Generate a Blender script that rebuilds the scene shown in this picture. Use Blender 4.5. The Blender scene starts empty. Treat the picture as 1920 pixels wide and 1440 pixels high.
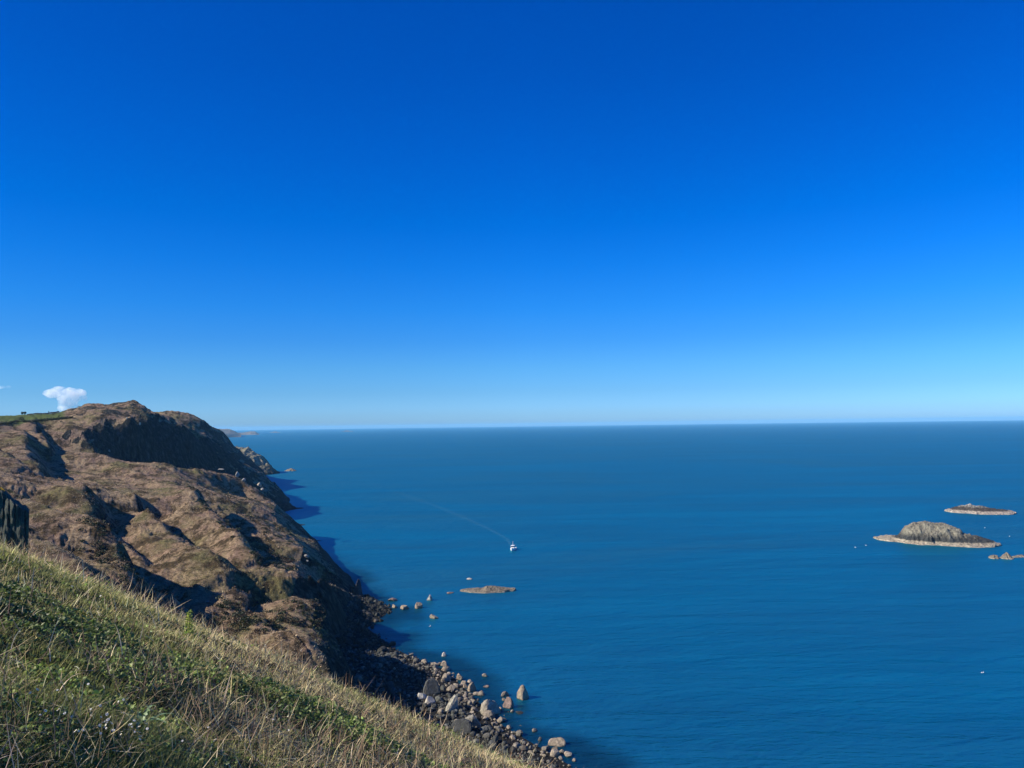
import bpy, bmesh, math, random
import numpy as np
from mathutils import Vector, Matrix

# ------------------------------------------------------------------ camera, world, sun
SC = bpy.context.scene
COL = SC.collection
SEA_R = 26000.0
H0 = 65.0                                    # eye height above the sea, metres
FPX, PITCH, ROLL = 1397.0, math.radians(3.13), math.radians(0.75)
Fv = np.array([0.0, math.cos(PITCH), math.sin(PITCH)])
_r0 = np.array([1.0, 0.0, 0.0]); _u0 = np.array([0.0, -math.sin(PITCH), math.cos(PITCH)])
Rv = math.cos(ROLL) * _r0 - math.sin(ROLL) * _u0
Uv = math.sin(ROLL) * _r0 + math.cos(ROLL) * _u0
cam_data = bpy.data.cameras.new("camera")
cam = bpy.data.objects.new("camera", cam_data); COL.objects.link(cam)
cam_data.sensor_width = 36.0
cam_data.lens = 36.0 * FPX / 1920.0
cam_data.clip_start = 0.05; cam_data.clip_end = 90000.0
M = Matrix(((Rv[0], Uv[0], -Fv[0], 0), (Rv[1], Uv[1], -Fv[1], 0), (Rv[2], Uv[2], -Fv[2], H0), (0, 0, 0, 1)))
cam.matrix_world = M
SC.camera = cam

SUN_AZ, SUN_EL = math.radians(-100.0), math.radians(34.5)     # azimuth from +Y towards +X
to_sun = Vector((math.sin(SUN_AZ) * math.cos(SUN_EL), math.cos(SUN_AZ) * math.cos(SUN_EL), math.sin(SUN_EL)))
sd = bpy.data.lights.new("sun", 'SUN'); sd.energy = 5.0; sd.angle = math.radians(0.5); sd.color = (1.0, 0.92, 0.78)
so = bpy.data.objects.new("sun", sd); COL.objects.link(so)
so.rotation_euler = to_sun.to_track_quat('Z', 'Y').to_euler(); so.location = (0, 0, 300)

world = bpy.data.worlds.new("World"); SC.world = world; world.use_nodes = True
nt = world.node_tree; nt.nodes.clear()
def wn(t, **k):
    n = nt.nodes.new(t)
    for a, b in k.items(): setattr(n, a, b)
    return n
sky = wn('ShaderNodeTexSky', sky_type='NISHITA', sun_disc=False, sun_elevation=SUN_EL, sun_rotation=SUN_AZ,
         altitude=60.0, air_density=1.0, dust_density=0.35, ozone_density=2.2)
tc = wn('ShaderNodeTexCoord'); sx = wn('ShaderNodeSeparateXYZ'); nt.links.new(tc.outputs['Generated'], sx.inputs[0])
ramp = wn('ShaderNodeValToRGB')
nt.links.new(sx.outputs['Z'], ramp.inputs[0])
# deep, very clear air: the red and green of the sky fall away with height (ramp over sin(elevation))
SKY_TINT = [(0.0003, (0.5441, 1.0201, 2.0278)), (0.0081, (0.5344, 1.0516, 2.115)), (0.0224, (0.4858, 1.0516, 2.1804)), (0.0439, (0.3783, 0.9068, 1.845)), (0.076, (0.2875, 0.855, 1.7207)), (0.1116, (0.177, 0.7616, 1.7007)), (0.1539, (0.0888, 0.735, 1.7602)), (0.2093, (0.0281, 0.6735, 1.7747)), (0.263, (0.0004, 0.6075, 1.7663)), (0.3398, (0.0004, 0.55, 1.724)), (0.4278, (0.0004, 0.502, 1.6552)), (0.5011, (0.0004, 0.4886, 1.6318)), (1.0, (0.0004, 0.4886, 1.6318))]
el = ramp.color_ramp.elements
while len(el) < len(SKY_TINT): el.new(0.5)
for e, (p, c) in zip(el, SKY_TINT):
    e.position = p; e.color = (*c, 1)
mul = wn('ShaderNodeMix', data_type='RGBA', blend_type='MULTIPLY'); mul.inputs['Factor'].default_value = 1.0
nt.links.new(sky.outputs[0], mul.inputs[6]); nt.links.new(ramp.outputs[0], mul.inputs[7])
bg = wn('ShaderNodeBackground'); bg.inputs[1].default_value = 0.062
wo = wn('ShaderNodeOutputWorld')
# the side of the sky nearest the sun is a little deeper than the model has it
azr = wn('ShaderNodeMapRange'); nt.links.new(sx.outputs['X'], azr.inputs[0])
for i_, v_ in ((1, -0.62), (2, 0.02), (3, 0.76), (4, 1.0)): azr.inputs[i_].default_value = v_
mul2 = wn('ShaderNodeMix', data_type='RGBA', blend_type='MULTIPLY'); mul2.inputs['Factor'].default_value = 1.0
nt.links.new(mul.outputs[2], mul2.inputs[6]); nt.links.new(azr.outputs[0], mul2.inputs[7])
nt.links.new(mul2.outputs[2], bg.inputs[0]); nt.links.new(bg.outputs[0], wo.inputs[0])

SC.view_settings.view_transform = 'Standard'; SC.view_settings.look = 'None'
SC.view_settings.exposure = 0.69; SC.view_settings.gamma = 1.0; SC.view_settings.use_curve_mapping = False
SC.cycles.max_bounces = 6; SC.cycles.diffuse_bounces = 2; SC.cycles.glossy_bounces = 2
SC.cycles.transmission_bounces = 3; SC.cycles.transparent_max_bounces = 12; SC.cycles.volume_bounces = 4

# ------------------------------------------------------------------ helpers
RNG = np.random.default_rng(7)
random.seed(7)

def ray(px, py):
    px = np.asarray(px, float); py = np.asarray(py, float)
    d = Fv + ((px - 960.0) / FPX)[..., None] * Rv + ((720.0 - py) / FPX)[..., None] * Uv
    return d / d[..., 1:2]                    # per metre of forward distance
def at(px, py, Y):
    d = ray(px, py); return np.array([d[0] * Y, Y, H0 + d[2] * Y])
def on_sea(px, py, z=0.0):
    d = ray(px, py); Y = (z - H0) / d[2]; return np.array([d[0] * Y, Y, z])
def project(P):
    P = np.asarray(P, float) - np.array([0, 0, H0]); w = P @ Fv
    return 960 + FPX * (P @ Rv) / w, 720 - FPX * (P @ Uv) / w

def _hash(i, j, seed):
    i = i.astype(np.int64); j = j.astype(np.int64)
    h = (i * 374761393 + j * 668265263 + seed * 1442695041) & 0xffffffff
    h = ((h ^ (h >> 13)) * 1274126177) & 0xffffffff
    h = h ^ (h >> 16)
    return (h & 0xffffff) / float(0x1000000)
def vnoise(x, y, seed=0):
    xi = np.floor(x); yi = np.floor(y); fx = x - xi; fy = y - yi
    u = fx * fx * fx * (fx * (fx * 6 - 15) + 10); v = fy * fy * fy * (fy * (fy * 6 - 15) + 10)
    a = _hash(xi, yi, seed); b = _hash(xi + 1, yi, seed); c = _hash(xi, yi + 1, seed); d = _hash(xi + 1, yi + 1, seed)
    return (a * (1 - u) + b * u) * (1 - v) + (c * (1 - u) + d * u) * v - 0.5
def fbm(x, y, scale, octs=4, seed=0, gain=0.5):
    s = 0; a = 1.0; f = 1.0 / scale
    for k in range(octs):
        s = s + a * vnoise(x * f + 13.7 * k, y * f - 7.3 * k, seed + k); a *= gain; f *= 2.03
    return s
def ridged(x, y, scale, octs=4, seed=0, gain=0.5):
    s = 0; a = 1.0; f = 1.0 / scale
    for k in range(octs):
        s = s + a * (1 - 2.2 * np.abs(vnoise(x * f + 3.1 * k, y * f + 5.9 * k, seed + k)) * 2 / 1.1); a *= gain; f *= 2.03
    return s
def sstep(a, b, t):
    t = np.clip((t - a) / (b - a), 0, 1); return t * t * (3 - 2 * t)

def mesh_np(name, V, Fc, mat=None, smooth=True, attrs=None, parent=None):
    """V (n,3); Fc (m,3) or (m,4) faces, one size; attrs {name: float per vertex | (n,3) colour}."""
    V = np.ascontiguousarray(V, dtype=np.float32); Fc = np.ascontiguousarray(Fc, dtype=np.int32)
    me = bpy.data.meshes.new(name)
    me.vertices.add(len(V)); me.vertices.foreach_set('co', V.ravel())
    k = Fc.shape[1]
    me.loops.add(Fc.size); me.loops.foreach_set('vertex_index', Fc.ravel())
    me.polygons.add(len(Fc))
    me.polygons.foreach_set('loop_start', np.arange(0, Fc.size, k, dtype=np.int32))
    me.polygons.foreach_set('loop_total', np.full(len(Fc), k, dtype=np.int32))
    me.polygons.foreach_set('use_smooth', np.full(len(Fc), smooth, dtype=bool))
    me.update(calc_edges=True)
    for n, a in (attrs or {}).items():
        a = np.asarray(a, dtype=np.float32)
        if a.ndim == 1:
            at_ = me.attributes.new(n, 'FLOAT', 'POINT'); at_.data.foreach_set('value', a)
        else:
            at_ = me.attributes.new(n, 'FLOAT_COLOR', 'POINT')
            at_.data.foreach_set('color', np.c_[a, np.ones(len(a), np.float32)].astype(np.float32).ravel())
    if mat: me.materials.append(mat)
    o = bpy.data.objects.new(name, me); COL.objects.link(o)
    if parent: o.parent = parent
    return o
def tag(o, label=None, cat=None, group=None, kind=None):
    if label: o['label'] = label
    if cat: o['category'] = cat
    if group: o['group'] = group
    if kind: o['kind'] = kind
    return o
def empty(name, loc, rz=0.0):
    o = bpy.data.objects.new(name, None); COL.objects.link(o); o.location = loc; o.rotation_euler = (0, 0, rz)
    o.empty_display_size = 0.5
    return o

class NT:
    """small node-tree builder"""
    def __init__(s, name):
        s.m = bpy.data.materials.new(name); s.m.use_nodes = True; s.t = s.m.node_tree; s.t.nodes.clear()
        s.out = s.t.nodes.new('ShaderNodeOutputMaterial')
    def n(s, typ, ins=None, **k):
        nd = s.t.nodes.new(typ)
        for a, b in k.items(): setattr(nd, a, b)
        for key, v in (ins or {}).items():
            if isinstance(v, bpy.types.NodeSocket): s.t.links.new(v, nd.inputs[key])
            else: nd.inputs[key].default_value = v
        return nd
    def math(s, op, a, b=0.0, c=0.0, clamp=False):
        nd = s.n('ShaderNodeMath', {0: a, 1: b, 2: c}, operation=op, use_clamp=clamp); return nd.outputs[0]
    def ramp(s, fac, pts, mode='LINEAR'):
        nd = s.n('ShaderNodeValToRGB', {0: fac}); cr = nd.color_ramp; cr.interpolation = mode
        while len(cr.elements) < len(pts): cr.elements.new(0.5)
        for e, (p, c) in zip(cr.elements, pts):
            e.position = p; e.color = (c, c, c, 1) if not isinstance(c, tuple) else (*c, 1)
        return nd.outputs[0]
    def noise(s, vec, scale, detail=4, rough=0.55, dist=0.0):
        return s.n('ShaderNodeTexNoise', {'Vector': vec, 'Scale': scale, 'Detail': detail, 'Roughness': rough, 'Distortion': dist}).outputs[0]
    def mix(s, fac, a, b, blend='MIX'):
        nd = s.n('ShaderNodeMix', {0: fac, 6: a, 7: b}, data_type='RGBA', blend_type=blend); return nd.outputs[2]
    def mapping(s, vec, scale=(1, 1, 1), rot=(0, 0, 0), loc=(0, 0, 0)):
        return s.n('ShaderNodeMapping', {'Vector': vec, 'Scale': scale, 'Rotation': rot, 'Location': loc}).outputs[0]
    def attr(s, name): return s.n('ShaderNodeAttribute', attribute_name=name)
    def bsdf(s, col, rough=0.9, spec=0.3, bump=None, bstr=0.5, bdist=0.1, **k):
        ins = {'Base Color': col if isinstance(col, bpy.types.NodeSocket) else (*col, 1), 'Roughness': rough, 'Specular IOR Level': spec}
        ins.update(k)
        if bump is not None:
            ins['Normal'] = s.n('ShaderNodeBump', {'Height': bump, 'Strength': bstr, 'Distance': bdist}).outputs[0]
        b = s.n('ShaderNodeBsdfPrincipled', ins)
        s.t.links.new(b.outputs[0], s.out.inputs[0]); return b

# ------------------------------------------------------------------ terrain height
# cliff foot in plan: x as a function of forward distance y
FOOT_Y = np.array([-200, -60, 0, 40, 60, 100, 120, 140, 165, 205, 250, 281, 325, 365, 435, 500, 650, 760, 900, 1300.])
FOOT_X = np.array([90, 70, 52, 38, 30, 10, -3, -16, -33, -50, -55, -58, -74, -91, -118, -145, -193, -240, -300, -420.])
PD = np.array([-400, -120, -40, -20, 0, 12, 20, 32, 60, 85, 110, 140, 200, 260, 400, 900.])
def profile(d, y):
    w = np.interp(y, [90, 120, 203, 222, 245, 268, 290], [8, 28, 28, 15, 6, 12, 3])
    up = np.interp(d, [0, 6, 20, 32, 60, 85, 110, 140, 200, 260, 400, 900],
                   [2.0, 8, 20, 25.5, 35, 42, 48, 56, 69, 76, 79, 80])
    dn = np.maximum(2.0 * (1 + d / w), -0.25 + 0.09 * (d + w))
    dn = np.where(d < -w, np.maximum(-0.10 * (-(d + w)), -14), dn)
    return np.where(d >= 0, up, dn)
def base_B(x, y):
    d = (np.interp(y, FOOT_Y, FOOT_X) - x) * 0.93
    d = d + np.where(d > -3, fbm(x, y, 30.0, 2, 5) * 4.0, 0)
    return profile(d, y)
def near_A(x, y):
    yy = np.maximum(y, -12)
    f = -0.322 * yy - 0.030 * np.clip(yy - 12, 0, 9) ** 2 - 0.54 * np.maximum(yy - 21, 0)
    xr = np.maximum(x - 6.0, 0)
    g = -0.437 * x - 0.02 * np.minimum(xr, 14) ** 2 - 0.56 * np.maximum(xr - 14, 0)
    g = np.where(x < -18, 0.437 * 18 + 0.25 * (-18 - x), g)
    return H0 - 1.66 + f + g
def smax(a, b, k):
    h = np.clip(0.5 + 0.5 * (a - b) / k, 0, 1); return b * (1 - h) + a * h + k * h * (1 - h)

def cast(px, py, h=0.0, y0=45.0, y1=900.0, fn=None):
    """first point where the sight line through a picture point meets base_B + h"""
    d = ray(px, py); Y = np.linspace(y0, y1, 6000)
    z = H0 + d[2] * Y; s = z - ((fn or base_B)(d[0] * Y, Y) + h)
    k = np.argmax(s < 0)
    return np.array([d[0] * Y[k], Y[k]]) if s[k] < 0 else None

CTRL = []      # (x, y, residual over base_B)
def line_h(pts, h):
    for p in pts:
        hh = p[2] if len(p) > 2 else h
        q = cast(p[0], p[1], hh)
        if q is not None: CTRL.append((q[0], q[1], hh))
def line_y(pts):
    for px, py, Y in pts:
        P = at(px, py, Y); CTRL.append((P[0], P[1], P[2] - float(base_B(P[0], P[1]))))
def pts_xyz(pts):
    for x, y, z in pts: CTRL.append((x, y, z - float(base_B(np.float64(x), np.float64(y)))))

# crests of the spurs (lit flank towards the eye) and the gullies that fall away behind them
def dense(pts, step=7.0):
    out = []
    for p, q in zip(pts[:-1], pts[1:]):
        n = max(1, int(math.hypot(q[0] - p[0], q[1] - p[1]) / step))
        for k in range(n):
            t = k / n; out.append(tuple(p[i] * (1 - t) + q[i] * t for i in range(len(p))))
    out.append(tuple(pts[-1])); return out
SPURS = []
def spur(crest, K=2.0):
    """crest: (px, py, height over the mean slope, depth of the gully beside it on the side away from the sun)"""
    Q = []
    for p in dense(crest, 8.0):
        q = cast(p[0], p[1], p[2] * K)
        if q is not None: Q.append((q[0], q[1], p[2] * K, p[3] * K))
    Q = np.array(Q)
    for _ in range(3):
        if len(Q) > 4: Q[1:-1, :2] = (Q[:-2, :2] + 2 * Q[1:-1, :2] + Q[2:, :2]) / 4
    n = len(Q); fade = np.clip(np.minimum(np.arange(n), np.arange(n)[::-1]) / max(2.0, n * 0.16), 0, 1); fade = fade * fade * (3 - 2 * fade)
    Q[:, 2] *= fade; Q[:, 3] *= fade
    if n > 10: Q = Q[np.unique(np.r_[np.arange(0, n, 2), n - 1])]
    SPURS.append(Q)
def spur_relief(x, y):
    out = np.zeros(x.size); sh = x.shape; x = x.ravel(); y = y.ravel()
    for Q in SPURS:
        R_ = 42.0
        near = np.where((x > Q[:, 0].min() - R_) & (x < Q[:, 0].max() + R_) & (y > Q[:, 1].min() - R_) & (y < Q[:, 1].max() + R_))[0]
        if len(near) == 0: continue
        X, Y = x[near], y[near]
        best = np.full(len(near), 1e9); sd_ = np.zeros(len(near)); h = np.zeros(len(near)); g = np.zeros(len(near))
        for P0, P1 in zip(Q[:-1], Q[1:]):
            dx, dy = P1[0] - P0[0], P1[1] - P0[1]; L2 = dx * dx + dy * dy + 1e-9
            t = np.clip(((X - P0[0]) * dx + (Y - P0[1]) * dy) / L2, 0, 1)
            ex = X - P0[0] - t * dx; ey = Y - P0[1] - t * dy; D = np.hypot(ex, ey)
            m_ = D < best
            sg = np.sign(dx * ey - dy * ex); sg = sg * (1.0 if (-dy) + 0.0 * dx > 0 or True else -1.0)
            best = np.where(m_, D, best); sd_ = np.where(m_, sg * D, sd_)
            h = np.where(m_, P0[2] + t * (P1[2] - P0[2]), h); g = np.where(m_, P0[3] + t * (P1[3] - P0[3]), g)
        w = 1.15 * (h + g) + 0.6
        nearw = 5.0 + 3.5 * h
        s_far = np.clip(sd_, 0, None)
        drop = h - (h + g) * sstep(0, 1, s_far / w)
        back = sstep(0, 1, (s_far - w) / (13.0 + 7.0 * g))
        far_ = np.where(s_far < w, drop, -g * (1 - back))
        ns = np.clip(-sd_, 0, None)
        near_ = h * (1 - sstep(0, 1, ns / nearw))
        out[near] += np.where(sd_ >= 0, far_, near_)
    return out.reshape(sh)
spur([(-110, 872, 1.5, 3.0), (-50, 895, 2.2, 3.4), (8, 918, 2.5, 3.5), (52, 938, 2.5, 3.5), (104, 968, 3.0, 3.4), (146, 980, 3.0, 3.4), (178, 984, 3.0, 3.2), (200, 1000, 3.0, 3.0), (229, 1022, 3.0, 2.8), (290, 1046, 3.0, 3.0),
      (318, 1064, 2.2, 2.2), (352, 1096, 1.4, 1.2), (396, 1121, 1.0, 0.8), (430, 1132, 0.6, 0.3)])
spur([(66, 955, 1.0, 0.6), (150, 1000, 1.2, 1.2), (200, 1022, 1.4, 2.0), (232, 1060, 1.6, 2.4), (270, 1100, 1.6, 2.4), (312, 1150, 1.2, 1.5)])
spur([(40, 1012, 0.6, 2.4), (80, 1030, 1.0, 2.8), (120, 1052, 1.0, 2.8), (160, 1082, 1.0, 2.8), (200, 1112, 1.0, 2.2)])
spur([(330, 1120, 0.4, 0.6), (390, 1150, 0.6, 0.9), (440, 1185, 0.6, 1.0), (500, 1220, 0.5, 0.9), (560, 1243, 0.5, 0.6)])
spur([(230, 905, 0.8, 0.3), (290, 945, 2.0, 1.6), (333, 972, 2.5, 3.2), (375, 1002, 3.0, 4.2), (415, 1032, 3.4, 4.0), (429, 1050, 3.6, 4.0), (450, 1082, 3.4, 4.0), (470, 1108, 2.8, 3.0), (500, 1122, 1.8, 1.6)])
spur([(292, 893, 1.0, 4.0), (318, 904, 2.0, 4.6), (352, 918, 2.2, 3.0), (385, 938, 1.8, 2.0), (410, 952, 1.2, 0.8)])
spur([(138, 900, 1.0, 1.0), (160, 908, 2.0, 2.6), (182, 926, 1.6, 1.6), (205, 945, 0.8, 0.6)])
spur([(-60, 815, 1.2, 1.6), (0, 842, 1.6, 2.0), (30, 862, 1.6, 2.2), (60, 880, 1.0, 0.6)])
spur([(30, 815, 1.2, 2.2), (52, 838, 2.2, 3.2), (75, 862, 1.6, 1.8)])
spur([(62, 812, 1.2, 2.0), (80, 830, 1.8, 2.4), (95, 844, 1.0, 1.0)])
spur([(440, 985, 1.0, 2.0), (470, 1005, 1.4, 2.8), (500, 1035, 1.4, 2.6), (525, 1065, 1.0, 1.6)])
spur([(100, 905, 1.0, 1.0), (150, 925, 1.2, 1.8), (200, 958, 1.2, 2.0), (250, 998, 1.0, 1.6), (290, 1028, 0.5, 0.6)])
spur([(350, 925, 1.0, 1.2), (395, 958, 1.6, 2.6), (435, 990, 1.6, 2.8), (475, 1030, 1.4, 2.4), (500, 1052, 0.8, 1.2)])
spur([(452, 1054, 0.8, 1.0), (500, 1080, 1.0, 1.8), (545, 1108, 1.2, 2.4), (578, 1134, 1.2, 2.4), (610, 1158, 1.0, 1.6)])
line_h([(100, 860), (150, 865), (200, 885), (60, 905), (250, 1005), (300, 1000), (60, 845), (350, 1030), (420, 1110), (520, 1160), (480, 1150), (600, 1215), (200, 1075), (450, 930), (400, 920)], 0.0)
# the crest of the third spur against the dark bay cliff
line_y([(125, 828, 425), (165, 833, 415), (190, 845, 400), (215, 862, 385), (250, 873, 380), (285, 868, 395), (300, 867, 400), (345, 877, 410),
        (380, 880, 420), (430, 888, 430), (445, 894, 430), (475, 917, 425), (500, 938, 420), (530, 962, 410), (547, 980, 400)])
# bay floor behind the crest
line_y([(95, 818, 464), (125, 829, 465), (150, 834, 466), (165, 836, 468), (185, 845, 471), (200, 854, 475), (225, 866, 483), (250, 876, 491), (280, 886, 502)])
pts_xyz([(-230, 452, 38), (-222, 440, 33), (-212, 432, 28), (-205, 440, 24), (-197, 455, 18), (-186, 470, 12), (-172, 475, 8), (-160, 472, 5),
         (-150, 462, 3), (-215, 475, 22), (-170, 520, 2), (-200, 500, 10)])
# bay cliff top and headland
line_y([(75, 800, 470), (100, 800, 474), (130, 802, 474), (165, 811, 478), (195, 806, 486), (215, 800, 494), (250, 797, 505), (280, 796, 515), (310, 800, 530),
        (345, 806, 545), (375, 820, 565), (400, 837, 580), (425, 852, 600), (445, 868, 615), (465, 885, 630), (485, 903, 640)])
pts_xyz([(-72, 262, 24), (-64, 262, 16), (-80, 250, 28), (-60, 232, 20), (-68, 228, 25), (-60, 245, 15)])
pts_xyz([(-235, 500, 36), (-222, 520, 24), (-210, 550, 14), (-200, 590, 8), (-192, 640, 2)])
line_y([(-120, 783, 470), (-60, 781, 480), (0, 781, 490), (60, 779, 500), (110, 776, 510), (140, 769, 520), (165, 758, 526), (190, 757, 530), (212, 761, 534),
        (228, 756, 540), (243, 753.5, 545), (262, 757, 548), (270, 767, 550), (279, 777, 553)])
line_y([(150, 786, 492), (200, 785, 496), (250, 786, 500)])
pts_xyz([(-330, 620, 73.5), (-300, 640, 72), (-270, 640, 60), (-360, 560, 73.5), (-420, 700, 76), (-480, 560, 74), (-420, 620, 74.5), (-370, 520, 73.5), (-320, 580, 73.5), (-440, 500, 73), (-600, 700, 76), (-560, 900, 80), (-480, 800, 78), (-290, 700, 50), (-262, 690, 38), (-330, 700, 66)])
line_y([(284, 776, 800), (300, 773.5, 800), (322, 771.5, 800), (345, 772.5, 800), (362, 777, 800), (378, 785, 800), (392, 797, 800), (403, 812, 800), (412, 826, 800),
        (423, 838, 800), (436, 851, 800), (444, 862, 800), (455, 880, 800), (462, 892, 800)])
pts_xyz([(-400, 900, 80), (-350, 900, 60), (-320, 900, 20), (-520, 850, 84), (-290, 800, 0), (-500, 1000, 70), (-400, 1000, 30)])
# the last low spur that ends in a dark cliff above the boulder beach
line_y([(655, 1248, 172), (646, 1228, 176), (633, 1209, 181), (622, 1178, 188), (611, 1152, 194), (590, 1140, 199), (573, 1131, 205), (545, 1108, 215)])
line_y([(600, 1212, 161), (560, 1190, 168), (520, 1165, 172), (470, 1150, 170), (560, 1240, 150), (500, 1205, 152), (430, 1140, 178), (620, 1245, 156)])
# calm anchors on the seaward cliff and beach
for yy in (120, 140, 165, 205, 250, 281, 325, 365, 435, 500, 600, 700):
    fx = float(np.interp(yy, FOOT_Y, FOOT_X))
    for dd in (-60, -25, -8, 2): CTRL.append((fx - dd, yy, 0.0))
for p in [(-60, 60), (-100, 60), (-30, 80), (-160, 100), (-260, 150), (-330, 250), (-420, 350), (-20, 110), (-200, 60), (-100, 20), (-150, -50), (60, 20), (60, 100), (60, 300), (0, 500), (-100, 700), (-200, 1000)]:
    CTRL.append((p[0], p[1], 0.0))
CT = np.array(CTRL, float)
_u = np.unique(np.round(CT[:, :2] / 3.0), axis=0, return_index=True)[1]; CT = CT[np.sort(_u)]
def _phi(r, e): return np.sqrt(r * r + e * e)
EPS = 3.0
_n = len(CT)
_D = np.hypot(CT[:, None, 0] - CT[None, :, 0], CT[:, None, 1] - CT[None, :, 1])
_A = np.zeros((_n + 1, _n + 1)); _A[:_n, :_n] = _phi(_D, EPS) - 0.02 * np.eye(_n); _A[_n, :_n] = 1; _A[:_n, _n] = 1
_W = np.linalg.solve(_A, np.r_[CT[:, 2], 0.0])
def relief(x, y):
    sh = x.shape; x = x.ravel(); y = y.ravel(); out = np.empty_like(x)
    for i in range(0, len(x), 40000):
        r = np.hypot(x[i:i + 40000, None] - CT[None, :, 0], y[i:i + 40000, None] - CT[None, :, 1])
        out[i:i + 40000] = _phi(r, EPS) @ _W[:_n] + _W[_n]
    return out.reshape(sh)
def height(x, y, detail=True):
    x = np.asarray(x, float); y = np.asarray(y, float)
    wx = x + fbm(x, y, 18.0, 3, 91) * 2.6; wy = y + fbm(x, y, 18.0, 3, 95) * 2.6
    dsea = (np.interp(y, FOOT_Y, FOOT_X) - x) * 0.93
    B = base_B(x, y) + relief(x, y) * np.where(y < 430, sstep(-3.0, 3.0, dsea), 1.0) + np.maximum(spur_relief(wx, wy), -8.0) * np.where(y < 225, sstep(8.0, 34.0, dsea), sstep(0.0, 12.0, dsea))
    if detail:
        land = sstep(1.0, 8.0, B)
        t = np.clip((y - 60) / 100, 0, 1)
        # little runnels that follow the fall line, hummocks, and rock ribs where it is steep
        u = x * 0.95 + y * 0.31; v = -x * 0.31 + y * 0.95
        u = x * 0.86 - y * 0.51 + fbm(x, y, 30, 2, 30) * 12; v = x * 0.51 + y * 0.86 + fbm(x, y, 22, 3, 29) * 6
        B = B + land * (ridged(u * 0.22, v, 13.0, 4, 31, 0.45) - 0.6) * 0.65 * (0.4 + 0.6 * t) + land * fbm(x, y, 5.0, 4, 41) * 0.45 + land * fbm(u * 0.6, v, 1.5, 3, 47, 0.6) * 0.55
        far = sstep(430, 520, y) * (1 - 0.85 * sstep(-0.585, -0.615, x / np.maximum(y, 1.0)))
        B = B + land * far * ((ridged(x, y * 0.5, 38, 4, 51) - 0.6) * 3.0 + fbm(x, y, 14, 4, 61) * 3.4) * (1 - 0.62 * sstep(62, 70, B))
        B = B - land * sstep(760, 900, y) * 0
    A = near_A(x, y)
    if detail: A = A + fbm(x, y, 3.5, 3, 71) * 0.15 + fbm(x, y, 0.9, 3, 81) * 0.10
    return smax(A, B, 3.0)

def grid_faces(nr, nc):
    i = np.arange(nr - 1)[:, None] * nc + np.arange(nc - 1)[None, :]
    return np.stack([i, i + 1, i + nc + 1, i + nc], -1).reshape(-1, 4)

def slope_attr(X, Y, Z):
    gy = np.gradient(Z, axis=0) / np.maximum(1e-6, np.hypot(np.gradient(X, axis=0), np.gradient(Y, axis=0)))
    gx = np.gradient(Z, axis=1) / np.maximum(1e-6, np.hypot(np.gradient(X, axis=1), np.gradient(Y, axis=1)))
    return np.sqrt(gx ** 2 + gy ** 2)

# ------------------------------------------------------------------ materials of the land
def mat_hillside():
    m = NT("moor_and_cliff"); geo = m.n('ShaderNodeNewGeometry'); P = geo.outputs['Position']
    big = m.noise(P, 0.022, 5, 0.6); mid = m.noise(P, 0.11, 5, 0.62); fine = m.noise(P, 0.9, 6, 0.7)
    # matted strands lying down the slope
    st = m.mapping(P, scale=(0.35, 1.5, 1.0), rot=(0, 0, -0.35))
    strand = m.noise(st, 2.2, 5, 0.65, 0.9)
    brown = m.ramp(fine, [(0.28, (0.06, 0.038, 0.024)), (0.5, (0.205, 0.148, 0.102)), (0.72, (0.39, 0.30, 0.215))])
    straw = m.ramp(strand, [(0.28, (0.09, 0.062, 0.032)), (0.5, (0.28, 0.22, 0.135)), (0.72, (0.50, 0.42, 0.27))])
    green = m.ramp(fine, [(0.3, (0.045, 0.052, 0.016)), (0.55, (0.13, 0.135, 0.048)), (0.75, (0.24, 0.23, 0.10))])
    heath = m.ramp(fine, [(0.3, (0.016, 0.014, 0.008)), (0.6, (0.06, 0.045, 0.022)), (0.8, (0.12, 0.085, 0.05))])
    c = m.mix(m.ramp(mid, [(0.42, 0.0), (0.58, 1.0)]), brown, straw)
    c = m.mix(m.math('MULTIPLY', m.ramp(m.noise(P, 0.045, 5, 0.65), [(0.50, 0.0), (0.62, 1.0)]), 0.8), c, green)
    c = m.mix(m.ramp(m.noise(P, 0.16, 6, 0.7), [(0.48, 0.0), (0.58, 0.92)]), c, heath)
    at_g = m.attr('green').outputs['Fac']
    field = m.ramp(m.noise(P, 0.3, 5, 0.6), [(0.3, (0.055, 0.085, 0.022)), (0.7, (0.095, 0.13, 0.04))])
    c = m.mix(at_g, c, field)
    # rock where the ground is steep
    rk = m.mapping(P, scale=(1, 1, 0.28))
    rn = m.noise(rk, 0.55, 7, 0.7, 0.4)
    rock = m.ramp(rn, [(0.34, (0.008, 0.010, 0.010)), (0.5, (0.030, 0.034, 0.030)), (0.62, (0.085, 0.085, 0.070)), (0.74, (0.20, 0.185, 0.15))])
    rmask = m.math('ADD', m.attr('steep').outputs['Fac'], m.math('MULTIPLY', m.math('SUBTRACT', mid, 0.5), 1.6))
    rmask = m.ramp(rmask, [(0.42, 0.0), (0.58, 1.0)])
    c = m.mix(rmask, c, rock)
    wet = m.attr('wet').outputs['Fac']
    c = m.mix(m.math('MULTIPLY', wet, 0.85), c, (0.020, 0.020, 0.020, 1))
    h = m.math('ADD', m.math('MULTIPLY', strand, 0.8), m.math('MULTIPLY', fine, 0.9))
    h = m.math('ADD', h, m.math('MULTIPLY', rn, m.math('MULTIPLY', rmask, 3.0)))
    c = m.mix(1.0, c, (1.12, 1.03, 1.02, 1), 'MULTIPLY')
    m.bsdf(c, 0.95, 0.1, bump=h, bstr=1.0, bdist=0.9)
    return m.m
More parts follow.
